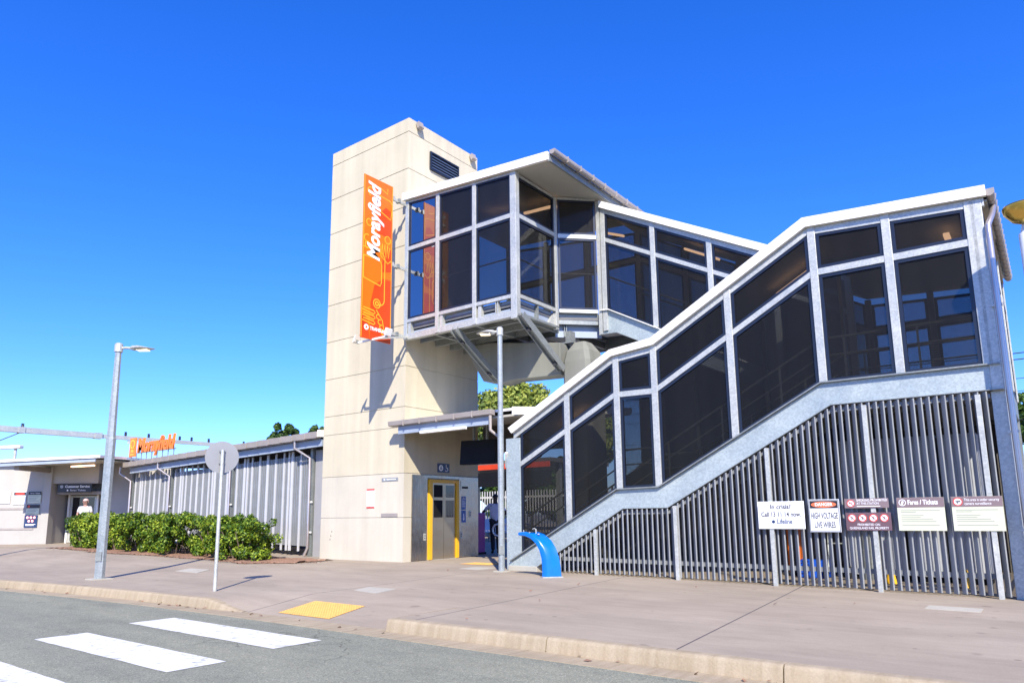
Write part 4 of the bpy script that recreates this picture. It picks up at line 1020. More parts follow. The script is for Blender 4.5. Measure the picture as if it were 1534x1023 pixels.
obj('drain', MB().lathe((-8.40, 11.57, .845), [(.022, 0), (.022, .003)], 12), 'galvanised_dark', fo)
obj('tap', MB().tube([(-8.54, 11.57, .83), (-8.54, 11.57, .885)], .012, 8), 'galvanised', fo)

# ------------------------------------------------------------------ lamps and sign post
def lamp_post(name, label, x, y, h, r0, r1, step, adir, alen, sides=8, head=.62):
    z = G(x, y)
    t = thing(name, label, 'street lamp', (x, y, z), 'street lamps of the forecourt')
    mb = MB(); mb.lathe((x, y, z - .02), [(r0 * 1.0, 0), (r0, step), (r0 * 1.02, step + .005), (r0 * .86, step + .03), (r1, h)], sides); obj('pole', mb, 'pole_steel', t)
    obj('base_plate', MB().box(x - r0 * 1.9, x + r0 * 1.9, y - r0 * 1.9, y + r0 * 1.9, z - .03, z + .02), 'pale_concrete', t)
    obj('hatch', MB().obox((x + .6 * r0, y - .72 * r0, z + .45), (.04, .04, 0), (.012, -.012, 0), (0, 0, .09)), 'galvanised_dark', t)
    obj('collar', MB().lathe((x, y, z + h - .18), [(r1 * 1.35, 0), (r1 * 1.35, .16), (r1 * .9, .19)], 12), 'galvanised', t)
    d = Vector((adir[0], adir[1], 0)).normalized(); s = Vector((-d.y, d.x, 0)); top = Vector((x, y, z + h - .10))
    obj('arm', MB().tube([top, top + d * alen * .5 + Vector((0, 0, .01)), top + d * alen], .028, 8), 'galvanised', t, smooth=True)
    hm = MB(); c0 = top + d * (alen - .05); rings = []
    for k, (uu, ww, up, dn) in enumerate(((0, .035, .03, .03), (.12, .075, .05, .04), (.35, .13, .05, .045), (.6, .14, .03, .03), (.85, .09, .012, .012), (1, .02, .004, .004))):
        p = c0 + d * head * uu + Vector((0, 0, .0 - .02 * uu)); rings.append([p - s * ww, p - s * ww * .6 + Vector((0, 0, up)), p + s * ww * .6 + Vector((0, 0, up)), p + s * ww, p + s * ww * .6 - Vector((0, 0, dn)), p - s * ww * .6 - Vector((0, 0, dn))])
    hd = obj('lamp_head', MB().loft(rings), 'galvanised', t, smooth=True)
    c = c0 + d * head * .52 - Vector((0, 0, .048)); obj('lens', MB().obox(c, d * .11, s * .075, Vector((0, 0, .008))), 'lamp_lens', hd)
    return t
lamp_post('street_lamp', 'tall grey street lamp at the kerb left of the round sign', -15.44, 6.58, 4.84, .10, .062, 2.84, (.80, .60), .30, head=.52)
lamp_post('street_lamp', 'slim grey lamp post in front of the stair foot', -9.53, 12.11, 5.32, .068, .056, 3.3, (-.70, -.45), .16, 12, head=.42)
lamp_post('street_lamp', 'street lamp beyond the left edge with only its tip in view', -24.5, 6.15, 4.95, .09, .06, 2.9, (.8, .6), .6)
fp = thing('flood_column', 'white column topped by a brass bowl uplight at the right edge', 'light column', (.075, 11.9, 0))
obj('column', MB().lathe((.085, 11.9, -.05), [(.115, 0), (.115, 5.05), (.09, 5.08), (.06, 5.2)], 24), 'sign_white', fp, smooth=True)
obj('bowl', MB().lathe((.075, 11.82, 5.13), [(.06, 0), (.16, .05), (.25, .17), (.262, .24), (.25, .26), (.1, .25)], 28), 'brass', fp, smooth=True)
sp = thing('round_sign', 'round traffic sign seen from behind on a grey post', 'traffic sign', (-11.24, 6.61, 0))
obj('pole', MB().tube([(-11.24, 6.61, -.02), (-11.24, 6.61, 2.33)], .030, 14), 'galvanised', sp, smooth=True)
d = Vector((-.92, .39, 0)).normalized(); c = Vector((-11.24, 6.61, 2.21)) + d * .045; s = Vector((-d.y, d.x, 0))
mb = MB(); n = 40; P = [c + s * .272 * math.cos(a) + Vector((0, 0, .272 * math.sin(a))) for a in np.linspace(0, 2 * math.pi, n, endpoint=False)]
mb.prism(P, d * .004); obj('disc', mb, 'sign_back', sp)
mb = MB(); P = [c + d * .0045 + s * .265 * math.cos(a) + Vector((0, 0, .265 * math.sin(a))) for a in np.linspace(0, 2 * math.pi, n, endpoint=False)]; mb.prism(P, d * .002); obj('face', mb, 'sign_white', sp)
obj('clamp', MB().obox(c - d * .012 + Vector((0, 0, .1)), s * .05, d * .012, Vector((0, 0, .015))).obox(c - d * .012 - Vector((0, 0, .1)), s * .05, d * .012, Vector((0, 0, .015))), 'galvanised_dark', sp)

# ------------------------------------------------------------------ slatted station building
sb = thing('station_building', 'long low station building with white vertical slats and brown gutter', 'building', (-18, 13.6, 0))
rz = lambda x: 3.29 + (x + 29.7) * .0246
SX0, SX1 = -29.6, -17.25
gm = MB(); bk = gm; x = SX0
while x < SX1 - .1:
    xe = min(x + .62, SX1); za = rz(x + .3)
    gm.prism([(x, 13.12, za - .10), (x, 13.28, za - .12), (x, 13.28, za + .09), (x, 13.10, za + .09)], (xe - x - .02, 0, 0)); bk.box(xe - .02, xe + .004, 13.09, 13.28, za - .09, za + .07); x = xe
obj('gutter', gm, 'gutter_paint', sb, bevel=.006)
PS = Plane((0, 13.3), (1, 0))
obj('eave_beam', PS.poly([(SX0 + .3, rz(SX0) - .34), (SX1, rz(SX1) - .34), (SX1, rz(SX1) - .125), (SX0 + .3, rz(SX0) - .125)], -.08, 0), 'beam_paint', sb)
obj('roof', MB().prism([(SX0, 13.29, rz(SX0) + .03), (SX0, 19, rz(SX0) + .26), (SX1, 19, rz(SX1) + .26), (SX1, 13.29, rz(SX1) + .03)], (0, 0, .05)), 'roof_sheet', sb)
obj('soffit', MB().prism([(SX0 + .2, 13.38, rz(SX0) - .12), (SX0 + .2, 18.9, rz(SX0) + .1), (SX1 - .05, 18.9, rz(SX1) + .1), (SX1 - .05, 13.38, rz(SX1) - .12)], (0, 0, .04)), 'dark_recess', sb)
obj('verge', MB().prism([(SX1, 13.12, rz(SX1) - .08), (SX1, 19, rz(SX1) + .16), (SX1, 19, rz(SX1) + .38), (SX1, 13.12, rz(SX1) + .13)], (.06, 0, 0)), 'white_paint', sb)
secs = [(-29.45, -26.75), (-26.35, -22.65), (-22.25, -18.25)]
SP = Plane((0, 13.62), (1, 0))
for k, (a, b) in enumerate(secs):
    zt_ = lambda x: rz(x) - .34; zb = lambda x: H(x, 13.6) + .14
    if k < 2: obj('backing_sheet', SP.poly([(a, zb(a)), (b, zb(b)), (b, rz(b) - .66), (a, rz(a) - .66)], -.10, -.085), 'slat_back', sb)
    mb = MB(); mw = MB(); x = a + .03; i = 0
    while x < b:
        wide = i % 5 == 1 or i % 13 == 8
        w_ = .046 if not wide else (.06 if i % 3 else .10)
        z0_, z1_ = zb(x), zt_(x)
        (mw if wide else mb).obox((x, 13.60 if wide else 13.615, (z0_ + z1_) / 2), (w_ / 2, 0, 0), (0, .02, 0), (0, 0, (z1_ - z0_) / 2 - (0 if wide else .16)))
        x += .078 if k < 2 else .088; i += 1
    obj('slat_screen', mb, 'slat_paint', sb); obj('batten_screen', mw, 'slat_white', sb)
    mb = MB(); SP.rect(a, b, zb(a) + .20, zb(a) + .34, -.07, -.055, mb); SP.rect(a, b, 1.42, 1.54, -.07, -.055, mb); obj('rail', mb, 'slat_paint', sb)
for x in (-29.62, -26.55, -22.45, -18.08):
    obj('wall_post', MB().box(x - .06, x + .06, 13.58, 13.70, H(x, 13.6), rz(x) - .3), 'galvanised_dark', sb)
    zg = rz(x); xo = .34 if x > -20 else .30
    pp = [(x - xo, 13.19, zg - .06), (x - xo, 13.19, zg - .32), (x + .02, 13.50, zg - .62), (x + .02, 13.52, H(x, 13.5) + .25), (x - .06, 13.46, H(x, 13.5) + .02)]
    dp = obj('downpipe', MB().tube(pp, .042, 10), 'downpipe_metal', sb, smooth=True)
    for z in (1.6, .7): obj('pipe_bracket', MB().box(x - .05, x + .12, 13.545, 13.575, z, z + .05), 'white_paint', dp)
obj('end_wall', MB().box(-17.98, -17.08, 13.66, 13.70, 0, 3.2), 'slat_back', sb)
obj('interior_wall', MB().box(-29.4, -17.3, 17.5, 17.6, 0, 3.2), 'slat_back', sb)
for x, z, w_, h_, m_ in ((-20.3, 1.2, .5, .7, 'sign_white'), (-19.6, 1.0, .35, .35, 'purple_panel'), (-18.9, .95, .55, .4, 'yellow_paint'), (-19.4, 2.3, 1.2, .12, 'sign_white')):
    obj('interior_poster', MB().box(x - w_ / 2, x + w_ / 2, 14.6, 14.62, z, z + h_), m_, sb)

# orange roof sign
rs = thing('roof_sign', 'orange Morayfield letters with a station symbol on the roof edge', 'sign', (-28, 13.4, 3.4))
RS = Plane((0, 13.35), (1, 0))
obj('logo_panel', RS.rect(-29.62, -29.10, 3.62, 4.38, -.05, 0), 'sign_orange', rs, bevel=.01)
mb = MB(); mb.ring([RS.p(-29.35 + .2 * math.cos(a), 4.12 + .2 * math.sin(a)) for a in np.linspace(0, 6.283, 24, endpoint=False)], [RS.p(-29.35 + .12 * math.cos(a), 4.12 + .12 * math.sin(a)) for a in np.linspace(0, 6.283, 24, endpoint=False)], RS.n * .01); RS.rect(-29.5, -29.2, 3.68, 3.74, 0, .01, mb); RS.poly([(-29.47, 3.8), (-29.23, 3.8), (-29.30, 3.95), (-29.40, 3.95)], 0, .01, mb); obj('emblem', mb, 'amber_line', rs)
text_obj('lettering', 'Morayfield', RS.p(-27.5, 4.00, 0), (1, 0, 0), (0, 0, 1), .76, 'sign_orange', rs, shear=.18, ext=.03, off=.025, width=2.9)
obj('mounting_rail', MB().box(-28.95, -26.0, 13.36, 13.42, 3.74, 3.78), 'galvanised_dark', rs)
for x in np.arange(-29.5, -26.0, .42): obj('strut', MB().bar((x, 13.40, rz(x) + .05), (x, 13.40, 3.76), .03, .03, (0, 1, 0)), 'galvanised_dark', rs)

# ------------------------------------------------------------------ customer service building on the left
O2 = (-31.43, 12.43); CS = Plane(O2, (.796, .605)); G0 = .22
cb = thing('customer_service_building', 'white rendered customer service building with a recessed entrance', 'building', (O2[0], O2[1], G0))
obj('wall', CS.rect(-9, -1.5, G0 - .1, 3.6, -.25, 0), 'white_paint' if False else 'building_render', cb)
obj('entry_post', CS.rect(-1.52, -1.22, G0 - .1, 3.55, -.3, .05), 'building_render', cb, bevel=.01)
obj('bulkhead', CS.rect(-1.22, .62, 2.62, 3.6, -.3, -.05), 'building_render', cb)
obj('recess_wall', CS.rect(-1.5, 3.2, G0 - .1, 3.6, -1.6, -1.4), 'building_render', cb)
obj('return_wall', CS.rect(-1.5, -1.24, G0 - .1, 3.58, -1.39, -.31), 'building_render', cb)
obj('side_wall', CS.rect(.62, 2.6, G0 - .1, 3.6, -1.39, -.75), 'building_render', cb)
dr = obj('door', CS.rect(-1.0, .1, G0 + .02, 2.15, -1.0, -.96), 'galvanised', cb)
obj('door_glass', CS.rect(-.9, .0, G0 + .1, 2.08, -.96, -.955), 'door_glass', dr)
for u in (-1.05, .14, .56): obj('door_frame', CS.rect(u - .04, u + .04, G0, 2.2, -1.0, -.93), 'white_paint', cb)
obj('lintel', CS.rect(-1.2, .62, 2.18, 2.30, -1.1, -.3), 'gutter_paint', cb)
RP = [(-9.5, 3.17, 3.55), (3.0, 3.60, 3.90)]
FN = 2.2; mb = MB(); mb.prism([CS.p(-2.0, 3.17, FN), CS.p(1.75, 3.32, FN), CS.p(1.75, 3.44, FN), CS.p(-2.0, 3.30, FN)], CS.n * -.06); obj('fascia', mb, 'beam_paint', cb)
mb = MB(); mb.prism([CS.p(-2.1, 3.31, FN + .06), CS.p(1.95, 3.46, FN + .06), CS.p(1.95, 3.75, -6), CS.p(-9.6, 3.60, -6), CS.p(-9.6, 3.52, .3), CS.p(-2.1, 3.44, .3)], (0, 0, .10)); obj('roof', mb, 'roof_sheet', cb)
mb = MB(); mb.prism([CS.p(-2.0, 3.24, FN - .07), CS.p(1.75, 3.38, FN - .07), CS.p(1.75, 3.56, -3), CS.p(-2.0, 3.42, -3)], (0, 0, .03)); obj('soffit', mb, 'soffit', cb)
obj('strip_light', MB().bar(CS.p(.0, 3.24, .8), CS.p(.9, 3.28, .8), .1, .06), 'lamp_warm', cb)
for u in (-1.5,): obj('roof_beam', CS.rect(u, u + .2, 3.05, 3.24, 0, 1.9), 'gutter_paint', cb)
for z in (1.62, .82):
    obj('tactile_rail', CS.rect(-8.8, -1.8, z - .035, z + .035, 0, .02), 'gutter_paint', cb)
def wsign(label, u0, u1, z0, z1, m, group='signs on the customer service wall'):
    s_ = thing('wall_sign', label, 'sign', CS.p(u0, z0, .03), group); obj('panel', CS.rect(u0, u1, z0, z1, .022, .035), m, s_); return s_
def wtext(s_, t_, u, z, size, m, d=.036, **k): text_obj('lettering', t_, CS.p(u, z, d), CS.u, (0, 0, 1), size, m, s_, **k)
def wdisc(s_, u, z, r, m, d0=.036, d1=.04): obj('disc', CS.poly([(u + r * math.cos(a), z + r * math.sin(a)) for a in np.linspace(0, 6.283, 16, endpoint=False)], d0, d1), m, s_)
def wbars(s_, u0, u1, z1, n, m='text_faint', dz=.06):
    mb = MB()
    for k in range(n): CS.rect(u0, u1 - .06 * (k % 3), z1 - k * dz - .01, z1 - k * dz + .01, .035, .037, mb)
    obj('printing', mb, m, s_)
s_ = wsign('white crisis helpline board on the customer service wall', -3.62, -2.85, 1.84, 2.30, 'sign_white'); wtext(s_, 'In crisis?', -3.24, 2.2, .1, 'text_grey'); wtext(s_, 'Call 13 11 14 now.', -3.24, 2.08, .09, 'text_grey'); wtext(s_, 'Lifeline', -3.24, 1.95, .1, 'sign_navy')
s_ = wsign('danger board with a red header on the customer service wall', -2.72, -2.2, 1.80, 2.30, 'sign_white'); obj('header', CS.rect(-2.7, -2.22, 2.16, 2.28, .035, .038), 'sign_black', s_)
obj('oval', CS.poly([(-2.46 + .2 * math.cos(a), 2.22 + .045 * math.sin(a)) for a in np.linspace(0, 6.283, 20, endpoint=False)], .038, .041), 'sign_red', s_); wtext(s_, 'HIGH VOLTAGE', -2.46, 2.05, .08, 'text_grey', width=.42); wtext(s_, 'LIVE WIRES', -2.46, 1.92, .08, 'text_grey', width=.34)
s_ = wsign('cream fares board with a dark header on the customer service wall', -2.12, -1.60, 1.84, 2.30, 'sign_cream'); obj('header', CS.rect(-2.12, -1.60, 2.17, 2.30, .035, .038), 'sign_black', s_); wtext(s_, 'Fares / Tickets', -1.84, 2.235, .07, 'white_letter', .039, width=.38); wbars(s_, -2.08, -1.66, 2.11, 4)
s_ = wsign('cream camera notice with a dark header below the fares board', -2.14, -1.62, 1.40, 1.78, 'sign_cream'); obj('header', CS.rect(-2.14, -1.62, 1.64, 1.78, .035, .038), 'sign_black', s_); wdisc(s_, -2.05, 1.71, .05, 'sign_red', .038, .04); wbars(s_, -1.98, -1.68, 1.73, 2, 'white_letter', .04); wbars(s_, -2.1, -1.68, 1.58, 3)
s_ = wsign('dark board with five prohibition rings low on the customer service wall', -2.18, -1.66, .88, 1.36, 'sign_navy')
for (u, z) in ((-2.06, 1.27), (-1.92, 1.27), (-1.78, 1.27), (-1.99, 1.13), (-1.85, 1.13)): wdisc(s_, u, z, .06, 'sign_red'); wdisc(s_, u, z, .045, 'sign_white', .04, .042)
wbars(s_, -2.12, -1.72, 1.0, 2, 'white_letter', .04)
s_ = thing('door_sign', 'black Customer Service sign hanging over the recessed entrance', 'sign', CS.p(-.3, 2.3, 0)); obj('panel', CS.rect(-.98, .40, 2.26, 2.60, -.04, 0), 'sign_black', s_, bevel=.006)
text_obj('lettering', 'Customer Service', CS.p(-.18, 2.49, .002), CS.u, (0, 0, 1), .13, 'white_letter', s_, off=.003, width=1.0); text_obj('lettering', 'Fares / Tickets', CS.p(-.15, 2.34, .002), CS.u, (0, 0, 1), .10, 'white_letter', s_, width=.62)
mb = MB(); mb.ring([CS.p(-.82 + .055 * math.cos(a), 2.49 + .055 * math.sin(a), 0) for a in np.linspace(0, 6.283, 16, endpoint=False)], [CS.p(-.82 + .042 * math.cos(a), 2.49 + .042 * math.sin(a), 0) for a in np.linspace(0, 6.283, 16, endpoint=False)], CS.n * .003); CS.rect(-.83, -.81, 2.465, 2.515, 0, .003, mb); CS.rect(-.6, -.54, 2.31, 2.37, 0, .003, mb); obj('emblem', mb, 'white_letter', s_)

# ------------------------------------------------------------------ railway gantry and small far lamps
ga = thing('rail_gantry', 'grey overhead rail gantry beam passing behind the station roofs', 'gantry', (-45, 10, 0))
gb = MB(); gb.box(-45.15, -44.85, 8, 18.3, 5.90, 6.20); obj('beam', gb, 'galvanised', ga)
obj('beam', MB().box(-45.1, -44.9, 18.31, 36, 5.93, 6.16), 'galvanised', ga)
obj('splice_plate', MB().box(-45.19, -44.81, 18.2, 18.6, 5.88, 6.22).box(-45.19, -44.81, 14.3, 14.6, 5.88, 6.22), 'galvanised', ga)
for y in (8.5, 35.5): obj('mast', MB().box(-45.15, -44.85, y, y + .3, -.6, 5.9), 'galvanised', ga)
mb = MB()
for y in (14.5, 20, 21.4, 23.4, 24.2, 25.4, 28, 28.6): mb.lathe((-45, y, 6.2), [(.05, -.05), (.09, .05), (.06, .12), (.09, .18), (.03, .22)], 8)
obj('insulator', mb, 'navy_frame', ga)
obj('hanger', MB().tube([(-45, 14.4, 5.9), (-46.5, 13.0, 5.0)], .03, 6).lathe((-45, 20.2, 5.7), [(.06, 0), (.06, .2)], 8), 'galvanised', ga)
pl_ = thing('platform_lamp', 'small white platform lamp above the left building roof', 'platform lamp', (-52.3, 16.6, 0))
obj('pole', MB().tube([(-52.3, 16.6, -.5), (-52.3, 16.6, 5.65)], .09, 8), 'galvanised', pl_); obj('lamp_head', MB().obox((-52.5, 16.4, 5.72), (.55, .42, .02), (-.12, .16, 0), (0, 0, .10)), 'white_paint', pl_, bevel=.05)

# power lines at the right edge
plw = thing('power_line', 'overhead power wires between poles beyond the right edge', 'power line', (-4, 58, 0))
for k, (z, yy) in enumerate(((10.85, 54), (10.45, 54), (9.3, 54.4), (8.5, 54.4), (6.7, 54.6))):
    pts = [(-30 + i * 3.0, yy + i * .0, z + .0022 * (i * 3.0 - 32) ** 2 * .12 - .0) for i in range(22)]
    obj('wire', MB().tube(pts, .022 if k > 1 else .035, 5), 'cable', plw)
for x in (-30, 33): obj('pole', MB().tube([(x, 54.2, -.6), (x, 54.2, 11.6)], [.17, .12], 10), 'bark', plw); obj('cross_arm', MB().box(x - .06, x + .06, 53.3, 55.2, 10.6, 10.75), 'bark', plw)

# ------------------------------------------------------------------ plants
def leaf_mesh(name, centres, normals, size, m, parent, aspect=1.7):
    n = len(centres); b = np.array(BASE[parent.name])
    rnd = RNG.normal(size=(n, 3)); t = np.cross(normals, rnd); t /= np.linalg.norm(t, axis=1, keepdims=True) + 1e-9
    s = np.cross(normals, t); s /= np.linalg.norm(s, axis=1, keepdims=True) + 1e-9
    sz = size * RNG.uniform(.65, 1.35, (n, 1))
    a, c = t * sz * aspect / 2, s * sz / 2
    fold = normals / (np.linalg.norm(normals, axis=1, keepdims=True) + 1e-9) * sz * .12
    V = np.stack([centres - a, centres + c - a * .1 + fold, centres + a, centres - c - a * .1 + fold], 1).reshape(-1, 3) - b
    me = bpy.data.meshes.new(name); me.vertices.add(4 * n); me.vertices.foreach_set('co', V.ravel())
    me.loops.add(4 * n); me.loops.foreach_set('vertex_index', np.arange(4 * n)); me.polygons.add(n)
    me.polygons.foreach_set('loop_start', np.arange(0, 4 * n, 4)); me.polygons.foreach_set('loop_total', np.full(n, 4))
    me.update(); me.validate(); me.materials.append(MATS[m])
    o = bpy.data.objects.new(name, me); COL.objects.link(o); o.parent = parent; BASE[o.name] = BASE[parent.name]; return o
def clumps(cs, rs, per, sq=(1, 1, 1), jitter=.5, up=.35):
    C, Nn = [], []
    for c, r in zip(cs, rs):
        k = int(per * (r / np.mean(rs)) ** 2); d = RNG.normal(size=(k, 3)); d /= np.linalg.norm(d, axis=1, keepdims=True)
        rad = r * (1 - np.abs(RNG.normal(0, .22, (k, 1)))).clip(.15, 1.1)
        C.append(np.array(c) + d * rad * np.array(sq)); nn_ = d + RNG.normal(0, jitter, (k, 3)); nn_[:, 2] += up; Nn.append(nn_ / np.linalg.norm(nn_, axis=1, keepdims=True))
    return np.concatenate(C), np.concatenate(Nn)
def shrub(x, y, hw, hd, h, label, loose=0.):
    g0 = G(x, y); t = thing('hedge_shrub', label, 'shrub', (x, y, g0), 'shrubs of the hedge in front of the slats')
    cs, rs = [], []
    for i in range(int(80 * hw)):
        p = RNG.uniform(-1, 1, 3); 
        zz = g0 + .12 + (h - .22) * (p[2] * .5 + .5)
        e = 1 - loose * max(0, p[2]) * .6
        cs.append((x + p[0] * (hw - .1) * e, y + p[1] * (hd - .1) * e, zz)); rs.append(RNG.uniform(.10, .20))
    for i in range(int(26 * hw)):
        a, b = RNG.uniform(-1, 1, 2); cs.append((x + a * hw * .95, y + b * hd * .85, g0 + h - .1 + RNG.uniform(-.08, .10))); rs.append(RNG.uniform(.09, .16))
    C, Nn = clumps(cs, rs, 92)
    k = C[:, 2] > g0 + .03; leaf_mesh('foliage', C[k], Nn[k], .046, 'hedge_leaf', t)
    mb = MB()
    for i in range(14):
        a = RNG.uniform(-1, 1, 2); mb.tube([(x + a[0] * hw * .4, y + a[1] * hd * .4, g0 - .02), (x + a[0] * hw * .6, y + a[1] * hd * .6, g0 + h * .4), (x + a[0] * hw * .85, y + a[1] * hd * .85, g0 + h * .75)], [.022, .016, .008], 5)
    obj('stem', mb, 'bark', t)
shrub(-26.05, 10.75, 1.2, .65, 1.10, 'boxy clipped shrub at the left end of the hedge, before the entrance')
shrub(-23.85, 10.85, 1.15, .65, 1.13, 'clipped hedge shrub behind the tall street lamp pole')
shrub(-21.75, 11.3, 1.15, .7, 1.17, 'full green shrub in the middle of the hedge')
shrub(-19.8, 11.7, 1.05, .7, 1.17, 'green hedge shrub just left of the round sign pole')
shrub(-18.1, 11.55, .95, .62, 1.06, 'loose ragged shrub at the right end of the hedge', .7)
mbm = MB(); bed = [(-27.3, 9.75), (-23.3, 9.75), (-21.2, 10.45), (-18.5, 10.75), (-17.0, 10.5), (-15.9, 11.3), (-16.0, 12.6), (-27.3, 12.6)]
xs_ = np.linspace(-27.6, -15.9, 48); fy = interp([(a, b + .22) for a, b in bed[:6]])
vs = []; 
for x in xs_:
    y0_ = fy(x); 
    for j in range(9):
        y_ = y0_ + (12.75 - y0_) * j / 8; vs.append((x + RNG.normal(0, .03), y_ + RNG.normal(0, .05), G(x, y_) + .012 + (.05 * RNG.random() if 0 < j < 8 else 0)))
mbm.add(vs, [(i * 9 + j, (i + 1) * 9 + j, (i + 1) * 9 + j + 1, i * 9 + j + 1) for i in range(47) for j in range(8)])
o = struct(obj('garden_bed', mbm, 'mulch'))
lt = obj('leaf_litter', MB().add([(-20, 10, -.3), (-20, 10.01, -.3), (-20.01, 10, -.3)], [(0, 1, 2)]), 'mulch'); 
n = 900; lx = RNG.uniform(-27.2, -15.4, n); ly = np.array([fy(a) for a in lx]) + RNG.normal(.25, .2, n)
BASE['leaf_litter'] = Vector((0, 0, 0)); bpy.data.objects.remove(lt)
lr_ = bpy.data.objects.new('leaf_litter_anchor', None); BASE[lr_.name] = Vector((0, 0, 0)); bpy.data.objects.remove(lr_)
class _P: name = 'leaf_litter_anchor'
BASE['leaf_litter_anchor'] = Vector((0, 0, 0))
lx = np.concatenate([lx, RNG.uniform(-24, 2, 60), RNG.uniform(-14, -1, 10)]); ly = np.concatenate([ly, np.array([kerb_y(a) - RNG.uniform(.06, .22) for a in lx[n:n + 60]]), RNG.uniform(6.3, 12.3, 10)]); n += 70
cen_ = np.stack([lx, ly, np.array([(H(a, b) if b > kerb_y(a) else -.14) for a, b in zip(lx, ly)]) + .02], 1); nr_ = RNG.normal(0, .3, (n, 3)); nr_[:, 2] += 1
tmp = thing('leaf_litter', '', '', (0, 0, 0)); ll = leaf_mesh('fallen_leaves', cen_, nr_, .04, 'mulch', tmp); ll.parent = None; bpy.data.objects.remove(tmp); ll['kind'] = 'stuff'; ll['label'] = 'brown fallen leaves along the edge of the hedge bed'

def tree(x, y, z0, h, cr, label, m='tree_leaf', leaf=.16, n=46, per=230, sq=(1, 1, .8)):
    t = thing('tree', label, 'tree', (x, y, z0), 'trees behind the station')
    mb = MB(); zc = h - cr * .75; mb.tube([(x, y, z0), (x + .1, y, z0 + (zc - z0) * .5), (x, y + .1, zc)], [.035 * h, .028 * h, .016 * h], 9)
    cs, rs = [], []
    for i in range(n):
        d = RNG.normal(size=3); d /= np.linalg.norm(d); r = cr * RNG.uniform(.35, .92); c = np.array((x, y, zc)) + d * r * np.array(sq); c[2] += cr * .12
        cs.append(c); rs.append(cr * RNG.uniform(.14, .27))
        if i % 4 == 0: mb.tube([(x, y, zc - cr * .5), tuple((np.array((x, y, zc)) + c) / 2), tuple(c)], [.011 * h, .007 * h, .003 * h], 5)
    obj('trunk', mb, 'bark', t, smooth=True); C, Nn = clumps(cs, rs, per); leaf_mesh('crown', C, Nn, leaf, m, t)
tree(-27.0, 36.2, -.3, 9.2, 3.3, 'broad olive green tree behind the lift tower', leaf=.17, n=110, per=260)
tree(-23.4, 39, -.3, 7.7, 2.4, 'smaller green tree to the right of the broad olive tree', leaf=.17, n=80)
tree(-38.5, 27, -.3, 6.9, 1.1, 'small tree top above the slatted building roof', 'dark_leaf', .14, 22, 120)
tree(-36.6, 28, -.3, 6.7, .9, 'tree top beside the lift tower above the roof verge', 'dark_leaf', .14, 20, 120)
tree(-.3, 56, -.3, 8.2, 2.6, 'dark tree beyond the right end of the stair', 'dark_leaf', .2)
tree(3.2, 60, -.3, 9, 3.2, 'dark tree further right behind the stair', 'dark_leaf', .22)
for k, (x, y, h, r, lab) in enumerate(((9, 62, 9.5, 3.6, 'tall dark tree well beyond the right edge of the stair'), (-24.5, 37, 4.2, 2.2, 'low bushy tree behind the picket fence, seen past the lift tower'), (-29, 38, 4.0, 2.2, 'low bushy tree behind the picket fence, hidden mostly by the lift tower'), (-8, 52, 6.5, 2.8, 'round dark tree beyond the platform, behind the store'), (-14, 50, 6, 2.6, 'low dark tree beyond the platform, behind the awning'), (-20, 48, 5.2, 2.3, 'low dark tree behind the platform canopy'))):
    tree(x, y, -.3, h, r, lab, 'dark_leaf', .22, 40, 160)

